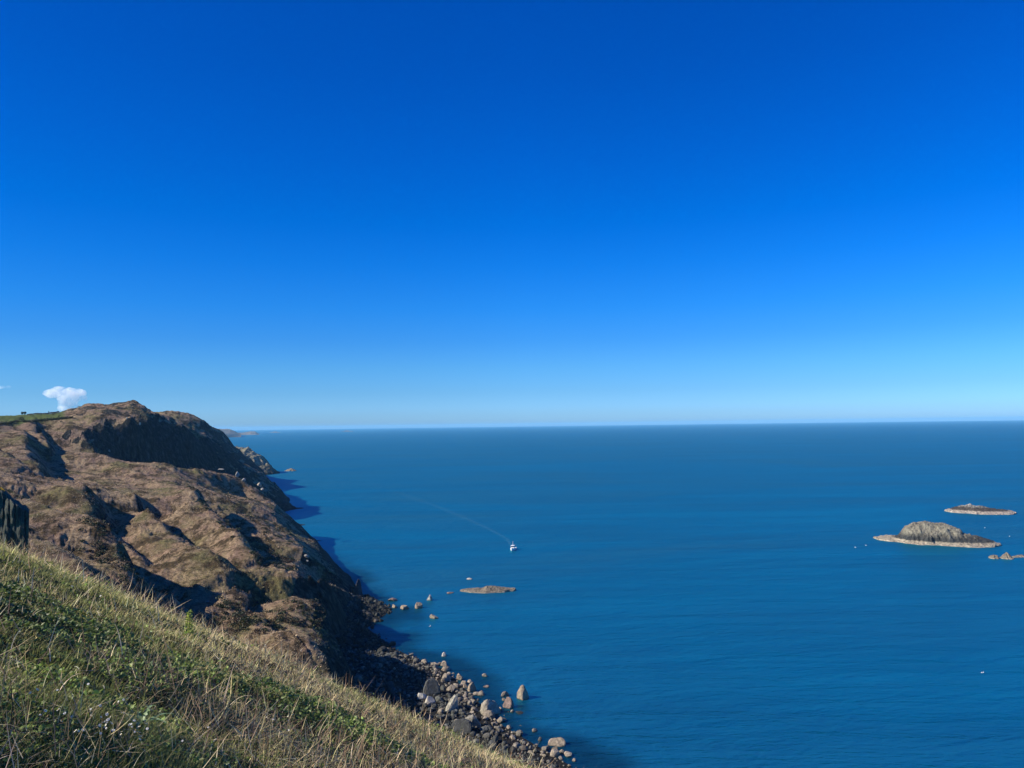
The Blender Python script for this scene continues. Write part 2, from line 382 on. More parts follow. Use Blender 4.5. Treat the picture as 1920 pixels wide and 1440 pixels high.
def mat_soil():
    m = NT("turf_soil"); P = m.n('ShaderNodeNewGeometry').outputs['Position']
    n = m.noise(P, 6.0, 6, 0.7)
    c = m.ramp(n, [(0.3, (0.02, 0.018, 0.010)), (0.55, (0.06, 0.055, 0.024)), (0.8, (0.14, 0.115, 0.06))])
    m.bsdf(c, 1.0, 0.05, bump=n, bstr=1.0, bdist=0.08); return m.m
M_HILL = mat_hillside(); M_SOIL = mat_soil()
def ground_hit(px, py, y0=1.2, y1=420.0):
    d = ray(px, py); Y = np.geomspace(y0, y1, 4000); X = d[0] * Y
    s = H0 + d[2] * Y - height(X, Y); k = int(np.argmax(s < 0)); return np.array([X[k], Y[k], float(height(X[k:k + 1], Y[k:k + 1])[0])])
HEDGE = [(-70, 800), (-30, 799), (0, 796), (16, 795), (30, 792), (38, 790), (50, 792), (66, 791), (85, 789), (105, 787), (122, 785), (136, 784)]
HEDGE_P = [ground_hit(a, b, 300.0, 620.0) for a, b in dense(HEDGE, 4.0)]


def build_hillside():
    rows = np.concatenate([40 * (640 / 40.0) ** np.linspace(0, 1, 760), np.linspace(642, 1100, 90)])
    px = np.linspace(-260, 1060, 760)
    tx = ray(px, np.full_like(px, 800.0))[:, 0]
    Y = np.repeat(rows[:, None], len(px), 1); X = tx[None, :] * Y
    Z = height(X, Y)
    S = slope_attr(X, Y, Z)
    steep = np.clip((S - 1.0) / 0.5, 0, 1) * np.where(Y > 430, 1.0, 0.6) + np.where(Y > 430, np.clip((S - 0.7) / 0.5, 0, 1) * 0.5, 0)
    d = (np.interp(Y, FOOT_Y, FOOT_X) - X)
    steep = np.where((Z < 8) | ((d < 12) & (S > 0.75)), 1.0, steep)
    steep = np.maximum(steep, sstep(80, 55, np.hypot(X + 270, (Y - 536) * 1.4)) * sstep(72, 76, Z) * 0.45)
    wet = sstep(2.2, 0.6, Z + fbm(X, Y, 6, 3, 3) * 1.5)
    pxm, pym = project(np.stack([X.ravel(), Y.ravel(), Z.ravel()], 1))
    # the mown field on the plateau: a parcel in plan
    g = sstep(-0.596, -0.606, X / Y) * sstep(455, 470, Y)
    hx = np.array([h_[0] for h_ in HEDGE_P]); hy = np.array([h_[1] for h_ in HEDGE_P]); so_ = np.argsort(hx)
    g = g * sstep(-2.0, 1.0, Y - np.interp(X, hx[so_], hy[so_]))
    V = np.stack([X.ravel(), Y.ravel(), Z.ravel()], 1)
    Fc = grid_faces(*X.shape)
    keep = (Z.ravel()[Fc].max(1) > -7)
    Fc = Fc[keep]
    used = np.zeros(len(V), bool); used[Fc.ravel()] = True
    idx = np.cumsum(used) - 1
    o = mesh_np("hillside", V[used], idx[Fc], M_HILL, True,
                {'steep': steep.ravel()[used], 'wet': wet.ravel()[used], 'green': g.ravel()[used]})
    tag(o, "brown moorland spurs and dark sea cliffs dropping to the water", None, None, 'structure')
    return o
build_hillside()

def build_ground():
    x = np.arange(-62, 62.01, 0.16); y = np.arange(-16, 40.01, 0.16); y[-1] = 40.0
    X, Y = np.meshgrid(x, y); Z = height(X, Y)
    o = mesh_np("ground", np.stack([X.ravel(), Y.ravel(), Z.ravel()], 1), grid_faces(*X.shape), M_SOIL)
    tag(o, "turf slope under the foreground grass, falling to the right", None, None, 'structure')
build_ground()

# ------------------------------------------------------------------ sea
def mat_sea():
    m = NT("sea_water"); geo = m.n('ShaderNodeNewGeometry'); P = geo.outputs['Position']
    # wave heights: chop and a longer swell, running roughly across the view
    w1 = m.noise(m.mapping(P, scale=(0.45, 1.0, 1), rot=(0, 0, 0.25)), 0.75, 4, 0.6, 0.3)
    w2 = m.noise(m.mapping(P, scale=(0.3, 1.0, 1), rot=(0, 0, -0.12)), 0.13, 4, 0.6, 0.4)
    w3 = m.noise(m.mapping(P, scale=(0.35, 1.0, 1), rot=(0, 0, 0.05)), 0.03, 3, 0.5)
    h = m.math('ADD', m.math('MULTIPLY', w1, 0.60), m.math('ADD', m.math('MULTIPLY', w2, 2.3), m.math('MULTIPLY', w3, 1.6)))
    bands = m.noise(m.mapping(P, scale=(0.3, 1.0, 1), rot=(0, 0, 0.35)), 0.006, 5, 0.6, 1.2)
    deep = m.ramp(bands, [(0.35, (0.0, 0.042, 0.083)), (0.65, (0.0, 0.071, 0.126))])
    fine_streak = m.noise(m.mapping(P, scale=(0.09, 1.0, 1), rot=(0, 0, 0.08)), 0.05, 5, 0.65, 0.8)
    deep = m.mix(1.0, deep, m.ramp(fine_streak, [(0.3, 0.80), (0.7, 1.22)]), 'MULTIPLY')
    shallow = m.attr('shallow').outputs['Fac']
    deep = m.mix(m.math('MULTIPLY', shallow, 0.45), deep, (0.001, 0.014, 0.045, 1))
    rough = m.ramp(bands, [(0.38, 0.42), (0.62, 0.28)])
    bump = m.n('ShaderNodeBump', {'Height': h, 'Strength': 0.9, 'Distance': 1.0}).outputs[0]
    body = m.n('ShaderNodeBsdfDiffuse', {'Color': deep, 'Normal': bump})
    gl = m.n('ShaderNodeBsdfGlossy', {'Color': (0.18, 0.88, 1.0, 1), 'Roughness': rough, 'Normal': bump})
    # a wavy sea never mirrors fully at grazing angles: wave faces tilt towards the eye
    fr = m.n('ShaderNodeFresnel', {'IOR': 1.33, 'Normal': bump}).outputs[0]
    fr = m.n('ShaderNodeMapRange', {0: fr, 1: 0.0, 2: 0.65, 3: 0.012, 4: 0.27}).outputs[0]
    b = m.n('ShaderNodeMixShader', {0: fr, 1: body.outputs[0], 2: gl.outputs[0]})
    tr = m.n('ShaderNodeBsdfTransparent', {'Color': (0.10, 0.42, 0.62, 1)})
    fac = m.math('MULTIPLY', shallow, 0.5)
    mx = m.n('ShaderNodeMixShader', {0: fac, 1: b.outputs[0], 2: tr.outputs[0]})
    m.t.links.new(mx.outputs[0], m.out.inputs[0])
    return m.m
M_SEA = mat_sea()
def build_sea():
    r = np.concatenate([np.linspace(0, 60, 4), np.linspace(75, 420, 170), 420 * (SEA_R / 420.0) ** np.linspace(0.02, 1, 60)])
    th = np.linspace(-math.pi, math.pi, 721)[:-1]
    R, T = np.meshgrid(r, th, indexing='ij'); X = R * np.sin(T); Y = R * np.cos(T)
    dd = (np.interp(Y, FOOT_Y, FOOT_X) - X) * 0.93
    w = np.interp(Y, [90, 120, 203, 222, 245, 268, 290], [8, 28, 28, 15, 6, 12, 3])
    sh = sstep(-16, -3, dd + w + fbm(X, Y, 14, 3, 9) * 9) * (Y > 60) * sstep(420, 300, Y)
    V = np.stack([X.ravel(), Y.ravel(), np.zeros(X.size)], 1)
    nr, nc = X.shape
    i = np.arange(nr - 1)[:, None] * nc + np.arange(nc)[None, :]
    j = np.arange(nr - 1)[:, None] * nc + (np.arange(nc)[None, :] + 1) % nc
    Fc = np.stack([i, i + nc, j + nc, j], -1).reshape(-1, 4)
    o = mesh_np("sea", V, Fc, M_SEA, True, {'shallow': sh.ravel()})
    tag(o, "calm deep blue sea reaching a level horizon", None, None, 'structure')
build_sea()

# ------------------------------------------------------------------ rocks
def ico(sub):
    bm = bmesh.new(); bmesh.ops.create_icosphere(bm, subdivisions=sub, radius=1.0)
    V = np.array([v.co[:] for v in bm.verts]); Fc = np.array([[v.index for v in f.verts] for f in bm.faces]); bm.free()
    V /= np.linalg.norm(V, axis=1)[:, None]
    return V, Fc
ICO = {k: ico(k) for k in (1, 2, 3, 4, 5)}
def n3(P, s, seed, octs=3):
    x, y, z = P[:, 0] / s, P[:, 1] / s, P[:, 2] / s; t = 0; a = 1.0
    for k in range(octs):
        f = 2.03 ** k
        t = t + a * (vnoise(x * f + 0.7 * z * f, y * f + 11, seed + k) + vnoise(y * f - 0.6 * z * f, z * f + 5, seed + 50 + k) + vnoise(z * f, x * f + 0.5 * y * f, seed + 90 + k)) / 1.7
        a *= 0.5
    return t
def rock_shape(seed, sub=2, planes=9, rough=0.05):
    r = np.random.default_rng(seed); V, Fc = ICO[sub]
    N = r.normal(size=(planes, 3)); N /= np.linalg.norm(N, axis=1)[:, None]
    hh = r.uniform(0.55, 0.9, planes)
    dt = V @ N.T; rad = np.where(dt > 0.05, hh[None, :] / np.maximum(dt, 0.05), 9).min(1); rad = np.minimum(rad, 1.15)
    P = V * rad[:, None]
    if sub > 2: P = P * (1 + rough * n3(P * 3, 1.0, seed)[:, None])
    return P, Fc

def mat_rock(name, use_attr=False, band=False):
    m = NT(name); geo = m.n('ShaderNodeNewGeometry'); P = geo.outputs['Position']
    tone = m.attr('tone').outputs['Color'] if use_attr else m.n('ShaderNodeObjectInfo').outputs['Color']
    n1 = m.noise(P, 1.6, 6, 0.7, 0.3); n2 = m.noise(P, 9.0, 4, 0.7)
    v = m.ramp(m.math('ADD', m.math('MULTIPLY', n1, 0.7), m.math('MULTIPLY', n2, 0.3)), [(0.30, 0.3), (0.5, 1.0), (0.68, 1.8)])
    c = m.mix(1.0, tone, v, 'MULTIPLY')
    z = m.n('ShaderNodeSeparateXYZ', {0: P}).outputs['Z']
    c = m.mix(m.ramp(z, [(0.0, 0.75), (0.25, 0.0)]), c, (0.02, 0.018, 0.014, 1))
    m.bsdf(c, 0.85, 0.25, bump=m.math('ADD', n1, m.math('MULTIPLY', n2, 0.4)), bstr=0.9, bdist=0.35)
    return m.m
M_ROCK = mat_rock("shore_rock"); M_ROCKA = mat_rock("rubble_rock", True)

def beach_w(y): return np.interp(y, [90, 120, 203, 222, 245, 268, 290], [8, 28, 28, 15, 6, 12, 3])
def build_boulders():
    R = np.random.default_rng(21)
    n = 14000
    y = R.uniform(116, 292, n); w = beach_w(y); fx = np.interp(y, FOOT_Y, FOOT_X)
    dd = R.uniform(-1.0, 1.42, n) ** 1
    d = -w * np.where(dd < 0, dd * 0.15, dd) + R.normal(0, 1.0, n)
    x = fx - d / 0.93
    keepd = (dd < 1.05) | (R.random(n) < 0.22) & (dd < 1.3)
    # the rock heap thins out into a small inlet beneath the tall cliff
    inlet = np.exp(-((y - 242) / 10.0) ** 2) * sstep(-0.2, 0.3, dd)
    keepd &= (R.random(n) > inlet * 0.93)
    x, y, dd = x[keepd], y[keepd], dd[keepd]
    z = height(x, y)
    lo = z < 4.2; x, y, dd, z = x[lo], y[lo], dd[lo], z[lo]
    rad = np.exp(R.normal(-1.02, 0.45, len(x))); rad = np.clip(rad, 0.18, 1.25)
    rad = np.where(dd > 1.0, np.minimum(rad, 0.9), rad)
    px, py = project(np.stack([x, y, z], 1))
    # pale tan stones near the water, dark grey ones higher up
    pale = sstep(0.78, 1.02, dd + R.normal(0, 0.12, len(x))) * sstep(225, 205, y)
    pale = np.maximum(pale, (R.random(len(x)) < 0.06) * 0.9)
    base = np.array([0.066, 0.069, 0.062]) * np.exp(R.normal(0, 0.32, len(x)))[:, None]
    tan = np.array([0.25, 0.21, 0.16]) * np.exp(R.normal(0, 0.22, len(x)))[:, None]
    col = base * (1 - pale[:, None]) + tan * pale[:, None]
    col = col * np.where(y > 217, 0.4, 1.0)[:, None]          # cliff shade deepened in the stone colour around the inlet
    sil = np.interp(px, [640, 760, 900, 1035, 1110], [1262, 1310, 1390, 1440, 1475])
    vis = (py < sil + 4) & (py < 1436) & (px < 1100)
    score = rad / y * vis
    order = np.argsort(-score); big = order[:285]; rest = order[285:]
    protos = []
    for k in range(14):
        P, Fc = rock_shape(400 + k, 2); protos.append((P, Fc))
    first = {}
    for i in big:
        k = int(R.integers(14)); sc = rad[i] * R.uniform(0.75, 1.25, 3); sc[2] *= 0.8
        if k not in first:
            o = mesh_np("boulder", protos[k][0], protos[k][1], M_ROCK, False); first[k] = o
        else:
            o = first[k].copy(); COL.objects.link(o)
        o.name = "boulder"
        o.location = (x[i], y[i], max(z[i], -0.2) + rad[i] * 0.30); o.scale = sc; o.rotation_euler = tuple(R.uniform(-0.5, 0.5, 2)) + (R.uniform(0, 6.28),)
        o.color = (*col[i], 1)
        if pale[i] > 0.5: tag(o, "pale tan boulder in the rock heap at the water's edge under the cliff", "boulder", "pale boulders of the shore heap")
        elif y[i] > 232: tag(o, "dark boulder at the shaded foot of the cliff beside the inlet", "boulder", "shaded boulders at the cliff foot")
        else: tag(o, "dark grey angular boulder in the rock heap along the shore", "boulder", "dark grey boulders of the shore heap")
    sets = []
    VV, FF, CC = [], [], []; off = 0
    small = [rock_shape(600 + k, 1) for k in range(8)]
    for i in rest:
        P, Fc = small[int(R.integers(8))]
        a = R.uniform(0, 6.28); ca, sa = math.cos(a), math.sin(a)
        S = rad[i] * R.uniform(0.7, 1.3, 3) * np.array([1, 1, 0.75])
        Q = P * S; Q = np.stack([Q[:, 0] * ca - Q[:, 1] * sa, Q[:, 0] * sa + Q[:, 1] * ca, Q[:, 2]], 1)
        zz = z[i] + rad[i] * 0.22 if dd[i] < 1.0 else R.uniform(-0.8, 0.03) - rad[i] * 0.5
        VV.append(Q + np.array([x[i], y[i], zz])); FF.append(Fc + off); off += len(P)
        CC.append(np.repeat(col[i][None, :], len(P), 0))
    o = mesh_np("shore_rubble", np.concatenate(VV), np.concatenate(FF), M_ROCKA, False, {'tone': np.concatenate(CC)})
    tag(o, "countless smaller grey stones filling the rocky shore and shallows", "rubble", None, 'stuff')
build_boulders()

TAN, GREY, PINK, PALE, DARK = (0.29, 0.235, 0.17), (0.12, 0.12, 0.11), (0.21, 0.155, 0.13), (0.38, 0.36, 0.32), (0.04, 0.042, 0.04)
def sea_rock(px, py, wpx, hpx, col, label, seed, name="sea_rock", pyr=0.0, yaw=0.0, depth=0.8, tilt=0.0, z0=0.0, planes=9):
    """a rock standing in the water: px, py = middle of its waterline"""
    c = on_sea(px, py, z0); s = c[1] / FPX; w = wpx * s; h = hpx * s
    P, Fc = rock_shape(seed, 4, planes, 0.06)
    P[:, :2] *= (1 - pyr * np.clip(P[:, 2:3] + 0.1, 0, 1))
    P = P * np.array([w / 2 / 0.85, w / 2 * depth / 0.85, h / 0.80])
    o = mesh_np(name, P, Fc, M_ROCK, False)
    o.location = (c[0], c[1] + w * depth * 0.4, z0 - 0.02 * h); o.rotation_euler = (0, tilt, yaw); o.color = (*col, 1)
    tag(o, label, "rock"); return o
sea_rock(980, 1312, 25, 17, TAN, "tan pointed rock in the water, highest of the rocks off the grassy point", 3, planes=7, pyr=0.5)
sea_rock(952, 1328, 17, 13, PINK, "round pinkish boulder in the water left of the tan pointed rock", 5)
sea_rock(1045, 1399, 25, 10, TAN, "low tan rock alone in the water nearest to the grassy slope", 9, depth=0.7)
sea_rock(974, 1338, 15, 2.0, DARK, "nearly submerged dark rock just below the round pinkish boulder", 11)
sea_rock(886, 1297, 14, 12, TAN, "squarish pale boulder standing in the shallows off the boulder beach", 13, planes=8)
sea_rock(872, 1290, 11, 7, TAN, "small tan rock touching the squarish pale boulder in the shallows", 14)
sea_rock(862, 1275, 11, 8, TAN, "small tan rock out in the shallows above the squarish pale boulder", 17)
sea_rock(785, 1141, 11, 10, TAN, "upright tan boulder in the water just outside the cliff shadow", 19)
sea_rock(805, 1126, 9, 7.5, PALE, "small upright pale rock in the water nearest to the long reef", 23, planes=9)
sea_rock(813, 1160, 13, 6, TAN, "flat tan rock in the water below the upright tan boulder", 29)
sea_rock(735, 1127, 14, 5, PINK, "low brown rock in the water beyond the shaded cliff foot", 31)
sea_rock(757, 1143, 13, 7, TAN, "pale round rock at the lit tip of the shaded boulders", 37)
sea_rock(739, 1140, 10, 5, TAN, "small tan rock between the shaded boulders and the pale round rock", 38)
sea_rock(833, 1231, 9, 5, PALE, "small pale rock in the shallows, upper one of a trio off the heap", 41)
sea_rock(830, 1249, 12, 6.5, TAN, "rounded tan rock in the shallows, middle one of a trio off the heap", 43)
sea_rock(834, 1258, 14, 6, TAN, "long low tan rock in the shallows, lower one of a trio off the heap", 47)
sea_rock(818, 1256, 11, 7, GREY, "grey rock at the water's edge left of the trio in the shallows", 53)
sea_rock(912, 1289, 9, 2.5, PINK, "tiny awash rock right of the squarish pale boulder", 59)
sea_rock(881, 1087, 11, 2.6, PALE, "tiny pale rock awash beyond the long reef", 61)
sea_rock(843, 1113, 12, 1.6, PINK, "reddish rock just breaking the surface left of the long reef", 67)
sea_rock(920, 1341, 27, 19, (0.30, 0.27, 0.21), "big slanted slab at the water's edge near the end of the boulder beach", 71, planes=8, tilt=-0.3)
sea_rock(808, 1300, 24, 17, (0.09, 0.095, 0.09), "big dark grey boulder standing in the middle of the heap", 73, z0=1.0)
sea_rock(846, 1330, 26, 20, (0.33, 0.31, 0.24), "long pale slab lying tilted across the lower heap", 79, yaw=0.9, depth=0.45, tilt=0.45, z0=1.0, planes=9)
sea_rock(788, 1308, 16, 6, (0.42, 0.40, 0.34), "pale rock at the edge of the grassy slope's shadow", 83, z0=1.6)
sea_rock(803, 1318, 18, 7, (0.36, 0.33, 0.28), "pale grey rock right of the long pale slab's head", 85, z0=1.6)
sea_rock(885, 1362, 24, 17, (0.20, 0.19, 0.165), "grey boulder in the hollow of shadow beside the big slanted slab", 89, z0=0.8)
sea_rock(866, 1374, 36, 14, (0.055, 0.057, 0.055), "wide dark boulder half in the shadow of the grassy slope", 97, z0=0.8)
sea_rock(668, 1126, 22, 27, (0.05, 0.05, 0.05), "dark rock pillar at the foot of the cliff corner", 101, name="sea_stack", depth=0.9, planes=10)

# ------------------------------------------------------------------ islets: grid over plan with a ragged shore
def mat_islet(name, tidal, dark, top, zt, zd, streak=(1.0, 1.0, 0.35)):
    m = NT(name); P = m.n('ShaderNodeNewGeometry').outputs['Position']
    z = m.n('ShaderNodeSeparateXYZ', {0: P}).outputs['Z']
    n1 = m.noise(m.mapping(P, scale=streak), 0.45, 7, 0.72, 0.5); n2 = m.noise(P, 1.7, 5, 0.7)
    zz = m.math('ADD', z, m.math('MULTIPLY', m.math('SUBTRACT', n1, 0.5), zt * 1.6))
    v = m.ramp(m.math('ADD', m.math('MULTIPLY', n1, 0.5), m.math('MULTIPLY', n2, 0.5)), [(0.36, 0.25), (0.5, 1.0), (0.66, 1.75)])
    f1 = m.n('ShaderNodeMapRange', {0: zz, 1: zt * 0.85, 2: zt * 1.15}).outputs[0]
    f2 = m.n('ShaderNodeMapRange', {0: zz, 1: zd * 0.75, 2: zd * 1.35}).outputs[0]
    c = m.mix(f1, (*tidal, 1), (*dark, 1)); c = m.mix(f2, c, (*top, 1))
    c = m.mix(1.0, c, v, 'MULTIPLY')
    m.bsdf(c, 0.9, 0.2, bump=m.math('ADD', n1, m.math('MULTIPLY', n2, 0.5)), bstr=1.0, bdist=1.2)
    return m.m
def islet(name, label, prof, tipL, tipR, half, mat, seed, tidal=1.5, rough=0.8, n=(240, 90), cat="islet", pw=2.2, front=1.0, rock=6.0):
    """prof: (fraction along, height in metres); the axis runs between two shore points seen in the picture"""
    A = on_sea(*tipL); B = on_sea(*tipR); ax = B - A; L = math.hypot(ax[0], ax[1]); ux, uy = ax[0] / L, ax[1] / L
    s = np.linspace(-0.03, 1.03, n[0]); t = np.linspace(-1.9, 1.9, n[1])
    S, T = np.meshgrid(s, t, indexing='ij')
    X0 = A[0] + ux * S * L - uy * T * half; Y0 = A[1] + uy * S * L + ux * T * half
    hh = np.interp(S, [p[0] for p in prof], [p[1] for p in prof], left=-1, right=-1)
    wid = np.sin(np.clip(S, 0, 1) * math.pi) ** 0.5 * 0.9 + 0.08
    wid = wid * (1 + 0.35 * vnoise(S * 9, S * 0 + seed, seed)) * np.clip(np.minimum(S + 0.01, 1.01 - S) * 14, 0.05, 1)
    q = np.abs(T) / np.maximum(wid, 0.05)
    q = q + 0.16 * vnoise(S * L / 3.5, T * half / 2.5, seed + 7) + 0.07 * vnoise(S * L / 1.1, T * half / 1.0, seed + 8)
    Z = hh * np.clip(1 - np.maximum(q, 0) ** pw, -1, 1)
    plat = np.minimum(tidal * (0.75 + 0.9 * vnoise(S * L / 2.2, T * half / 2.0, seed + 2)), (1.14 - q) * 8.0 * tidal)
    Z = np.maximum(Z, plat)
    Z = np.minimum(Z, -1.5 + 130.0 * np.minimum(S + 0.004, 1.004 - S) * tidal)
    inside = sstep(0.3, 2.0, Z)
    Z = Z + inside * rough * (ridged(X0, Y0, rock, 4, seed + 5, 0.6) - 0.55) * np.clip(Z / 4, 0.25, 1) + 0.25 * fbm(X0, Y0, 2.0, 3, seed + 9) * np.clip(Z, 0, 1)
    Z = np.maximum(Z, -1.5)
    V = np.stack([X0.ravel(), Y0.ravel(), Z.ravel()], 1)
    Fc = grid_faces(*S.shape)
    Fc = Fc[(Z.ravel()[Fc].max(1) > -1.45)]
    o = mesh_np(name, V, Fc, mat, False)
    tag(o, label, cat); return o
M_ISL = mat_islet("islet_rock", (0.33, 0.28, 0.205), (0.045, 0.045, 0.042), (0.215, 0.195, 0.145), 1.6, 4.2)
M_ISL2 = mat_islet("far_islet_rock", (0.36, 0.30, 0.24), (0.06, 0.05, 0.042), (0.40, 0.38, 0.33), 1.6, 4.3)
M_REEF = mat_islet("reef_rock", (0.27, 0.23, 0.175), (0.19, 0.16, 0.12), (0.22, 0.19, 0.14), 0.5, 3.0)
def prof_px(rows, Y): 
    x0, x1 = rows[0][0], rows[-1][0]
    return [((p - x0) / (x1 - x0), h / FPX * Y) for p, h in rows]
islet("rock_islet", "large domed rock islet with pale tidal band and olive top",
      prof_px([(1635, 0), (1648, 2), (1662, 4), (1680, 6), (1686, 9), (1694, 18), (1704, 26), (1716, 31), (1730, 34), (1750, 35), (1765, 34.5), (1782, 32), (1795, 28), (1806, 23), (1811, 18), (1830, 14), (1845, 10), (1860, 7), (1872, 4), (1881, 1)], 395),
      (1635, 1008), (1881, 1023), 13.0, M_ISL, 11, tidal=0.85, rough=0.7, pw=2.6, rock=6.0)
islet("rock_islet", "low farther islet with whitish crest beyond the large domed one",
      prof_px([(1770, 0), (1780, 4), (1795, 8), (1808, 11), (1820, 13), (1835, 12), (1850, 9), (1862, 7), (1880, 6), (1895, 4), (1906, 0)], 535),
      (1770, 958), (1907, 963), 11.0, M_ISL2, 23, tidal=1.3, rough=0.8)
islet("sea_rock", "small tan rock left of the peaked one, near the frame's right edge", prof_px([(1853, 0), (1857, 5), (1863, 6), (1870, 5), (1874, 0)], 350), (1853, 1046), (1874, 1047), 2.2, M_REEF, 31, 0.6, 0.3, (60, 30), "rock")
islet("sea_rock", "small peaked tan rock with a dark tip, near the frame's right edge", prof_px([(1876, 0), (1881, 6), (1888, 11), (1893, 7), (1899, 0)], 350), (1876, 1047), (1899, 1047), 2.4, M_REEF, 37, 0.6, 0.3, (60, 30), "rock")
islet("sea_rock", "narrow awash rock at the frame's right edge beside the peaked tan rock", prof_px([(1898, 0), (1908, 3), (1916, 4), (1924, 0)], 352), (1898, 1045), (1924, 1043), 1.5, M_REEF, 39, 0.4, 0.2, (60, 30), "rock")
islet("reef", "long low tan reef lying between the beach and the boat",
      prof_px([(861, 0), (868, 4), (880, 3), (893, 5), (903, 5), (912, 8), (925, 9), (935, 7), (945, 5), (955, 4), (962, 5), (968, 1)], 293),
      (861, 1108), (969, 1107), 3.6, M_REEF, 41, 0.7, 0.5, (200, 50), "reef", rock=2.5)
islet("sea_rock", "small flat islet far out beside the striped headland", prof_px([(534, 0), (539, 3), (546, 5), (551, 3), (556, 0)], 1130), (534, 883), (556, 883), 5.0, M_REEF, 43, 1.0, 0.6, (60, 30), "rock")
M_STACK = mat_islet("striped_rock", (0.05, 0.048, 0.04), (0.12, 0.11, 0.075), (0.23, 0.21, 0.14), 3.0, 12.0, (1.0, 0.5, 0.14))
islet("rocky_headland", "domed rocky headland with pale diagonal streaks beyond the dark cliff",
      prof_px([(395, 24), (415, 38), (436, 44), (450, 46), (460, 44), (468, 40), (476, 31), (484, 21), (491, 12), (497, 6), (503, 2)], 1120),
      (395, 884), (504, 890), 46.0, M_STACK, 53, 2.5, 3.2, (160, 80), "headland", rock=22.0)

# ------------------------------------------------------------------ far coast and islands
def mat_far():
    m = NT("distant_land"); P = m.n('ShaderNodeNewGeometry').outputs['Position']
    n = m.noise(P, 0.006, 6, 0.65)
    c = m.ramp(n, [(0.35, (0.07, 0.065, 0.045)), (0.5, (0.15, 0.12, 0.085)), (0.65, (0.22, 0.19, 0.13))])
    m.bsdf(c, 0.95, 0.1, bump=n, bstr=1.0, bdist=40.0); return m.m
M_FAR = mat_far()
def far_land(name, label, tops, base, half, seed, kind='structure', rough=18.0):
    (x0, y0), (x1, y1) = base
    A = on_sea(x0, y0); B = on_sea(x1, y1)
    s = np.linspace(0, 1, 160); t = np.linspace(-1, 1, 40); S, T = np.meshgrid(s, t, indexing='ij')
    X = A[0] * (1 - S) + B[0] * S; Y = A[1] * (1 - S) + B[1] * S
    px = x0 + (x1 - x0) * S
    topy = np.interp(px, [p[0] for p in tops], [p[1] for p in tops])
    dr = ray(px.ravel(), topy.ravel())[:, 2].reshape(px.shape)
    Yc = Y + half
    Z = np.maximum(H0 + dr * Yc, 3.0)
    Y2 = Yc + T * half
    X2 = X * Y2 / Y
    Z = Z * np.clip(1 - np.abs(T) ** 2.6, 0, 1)
    Z = Z + rough * (ridged(X2, Y2, half * 0.7, 4, seed) - 0.6) * np.clip(Z / 40, 0, 1) * (1 - np.abs(T)) ** 0.3 * 0.6
    o = mesh_np(name, np.stack([X2.ravel(), Y2.ravel(), (Z - 0.5).ravel()], 1), grid_faces(*S.shape), M_FAR, True)
    tag(o, label, None if kind else "island", None, kind); return o
far_land("distant_coast", "hazy low coast beyond the headland on the horizon",
         [(380, 803), (405, 804.5), (415, 805.5), (430, 806), (440, 808.5), (450, 812), (470, 816)], [(380, 822), (452, 819.5)], 480, 61)
far_land("distant_coast", "hazy farther cape tapering to a blunt end",
         [(430, 811), (445, 812), (455, 811.5), (470, 809.5), (479, 809.8), (483, 812), (486, 815)], [(430, 816), (486, 815)], 700, 67)
far_land("distant_island", "faint blue island right of the far cape on the horizon", [(508, 811.5), (513, 809.2), (518, 808.8), (523, 811)], [(506, 811.2), (525, 811.0)], 300, 71, None, 4)
far_land("distant_island", "faintest small island on the horizon, farther from the cape", [(642, 809.5), (648, 807.2), (653, 807), (660, 809.5)], [(640, 809.2), (662, 809.0)], 300, 73, None, 4)

# ------------------------------------------------------------------ vegetation
def mat_leaf(name, rough=0.55, trans=0.3, spec=0.35, attr='col'):
    m = NT(name); c = m.attr(attr).outputs['Color']
    b = m.n('ShaderNodeBsdfPrincipled', {'Base Color': c, 'Roughness': rough, 'Specular IOR Level': spec})
    t = m.n('ShaderNodeBsdfTranslucent', {'Color': c})
    x = m.n('ShaderNodeMixShader', {0: trans, 1: b.outputs[0], 2: t.outputs[0]})
    m.t.links.new(x.outputs[0], m.out.inputs[0]); return m.m
M_BLADE = mat_leaf("grass_blade", 0.55, 0.42, 0.35); M_LEAF = mat_leaf("small_leaf", 0.5, 0.35, 0.35); M_DRY = mat_leaf("dry_stem_fibre", 0.6, 0.2, 0.3)

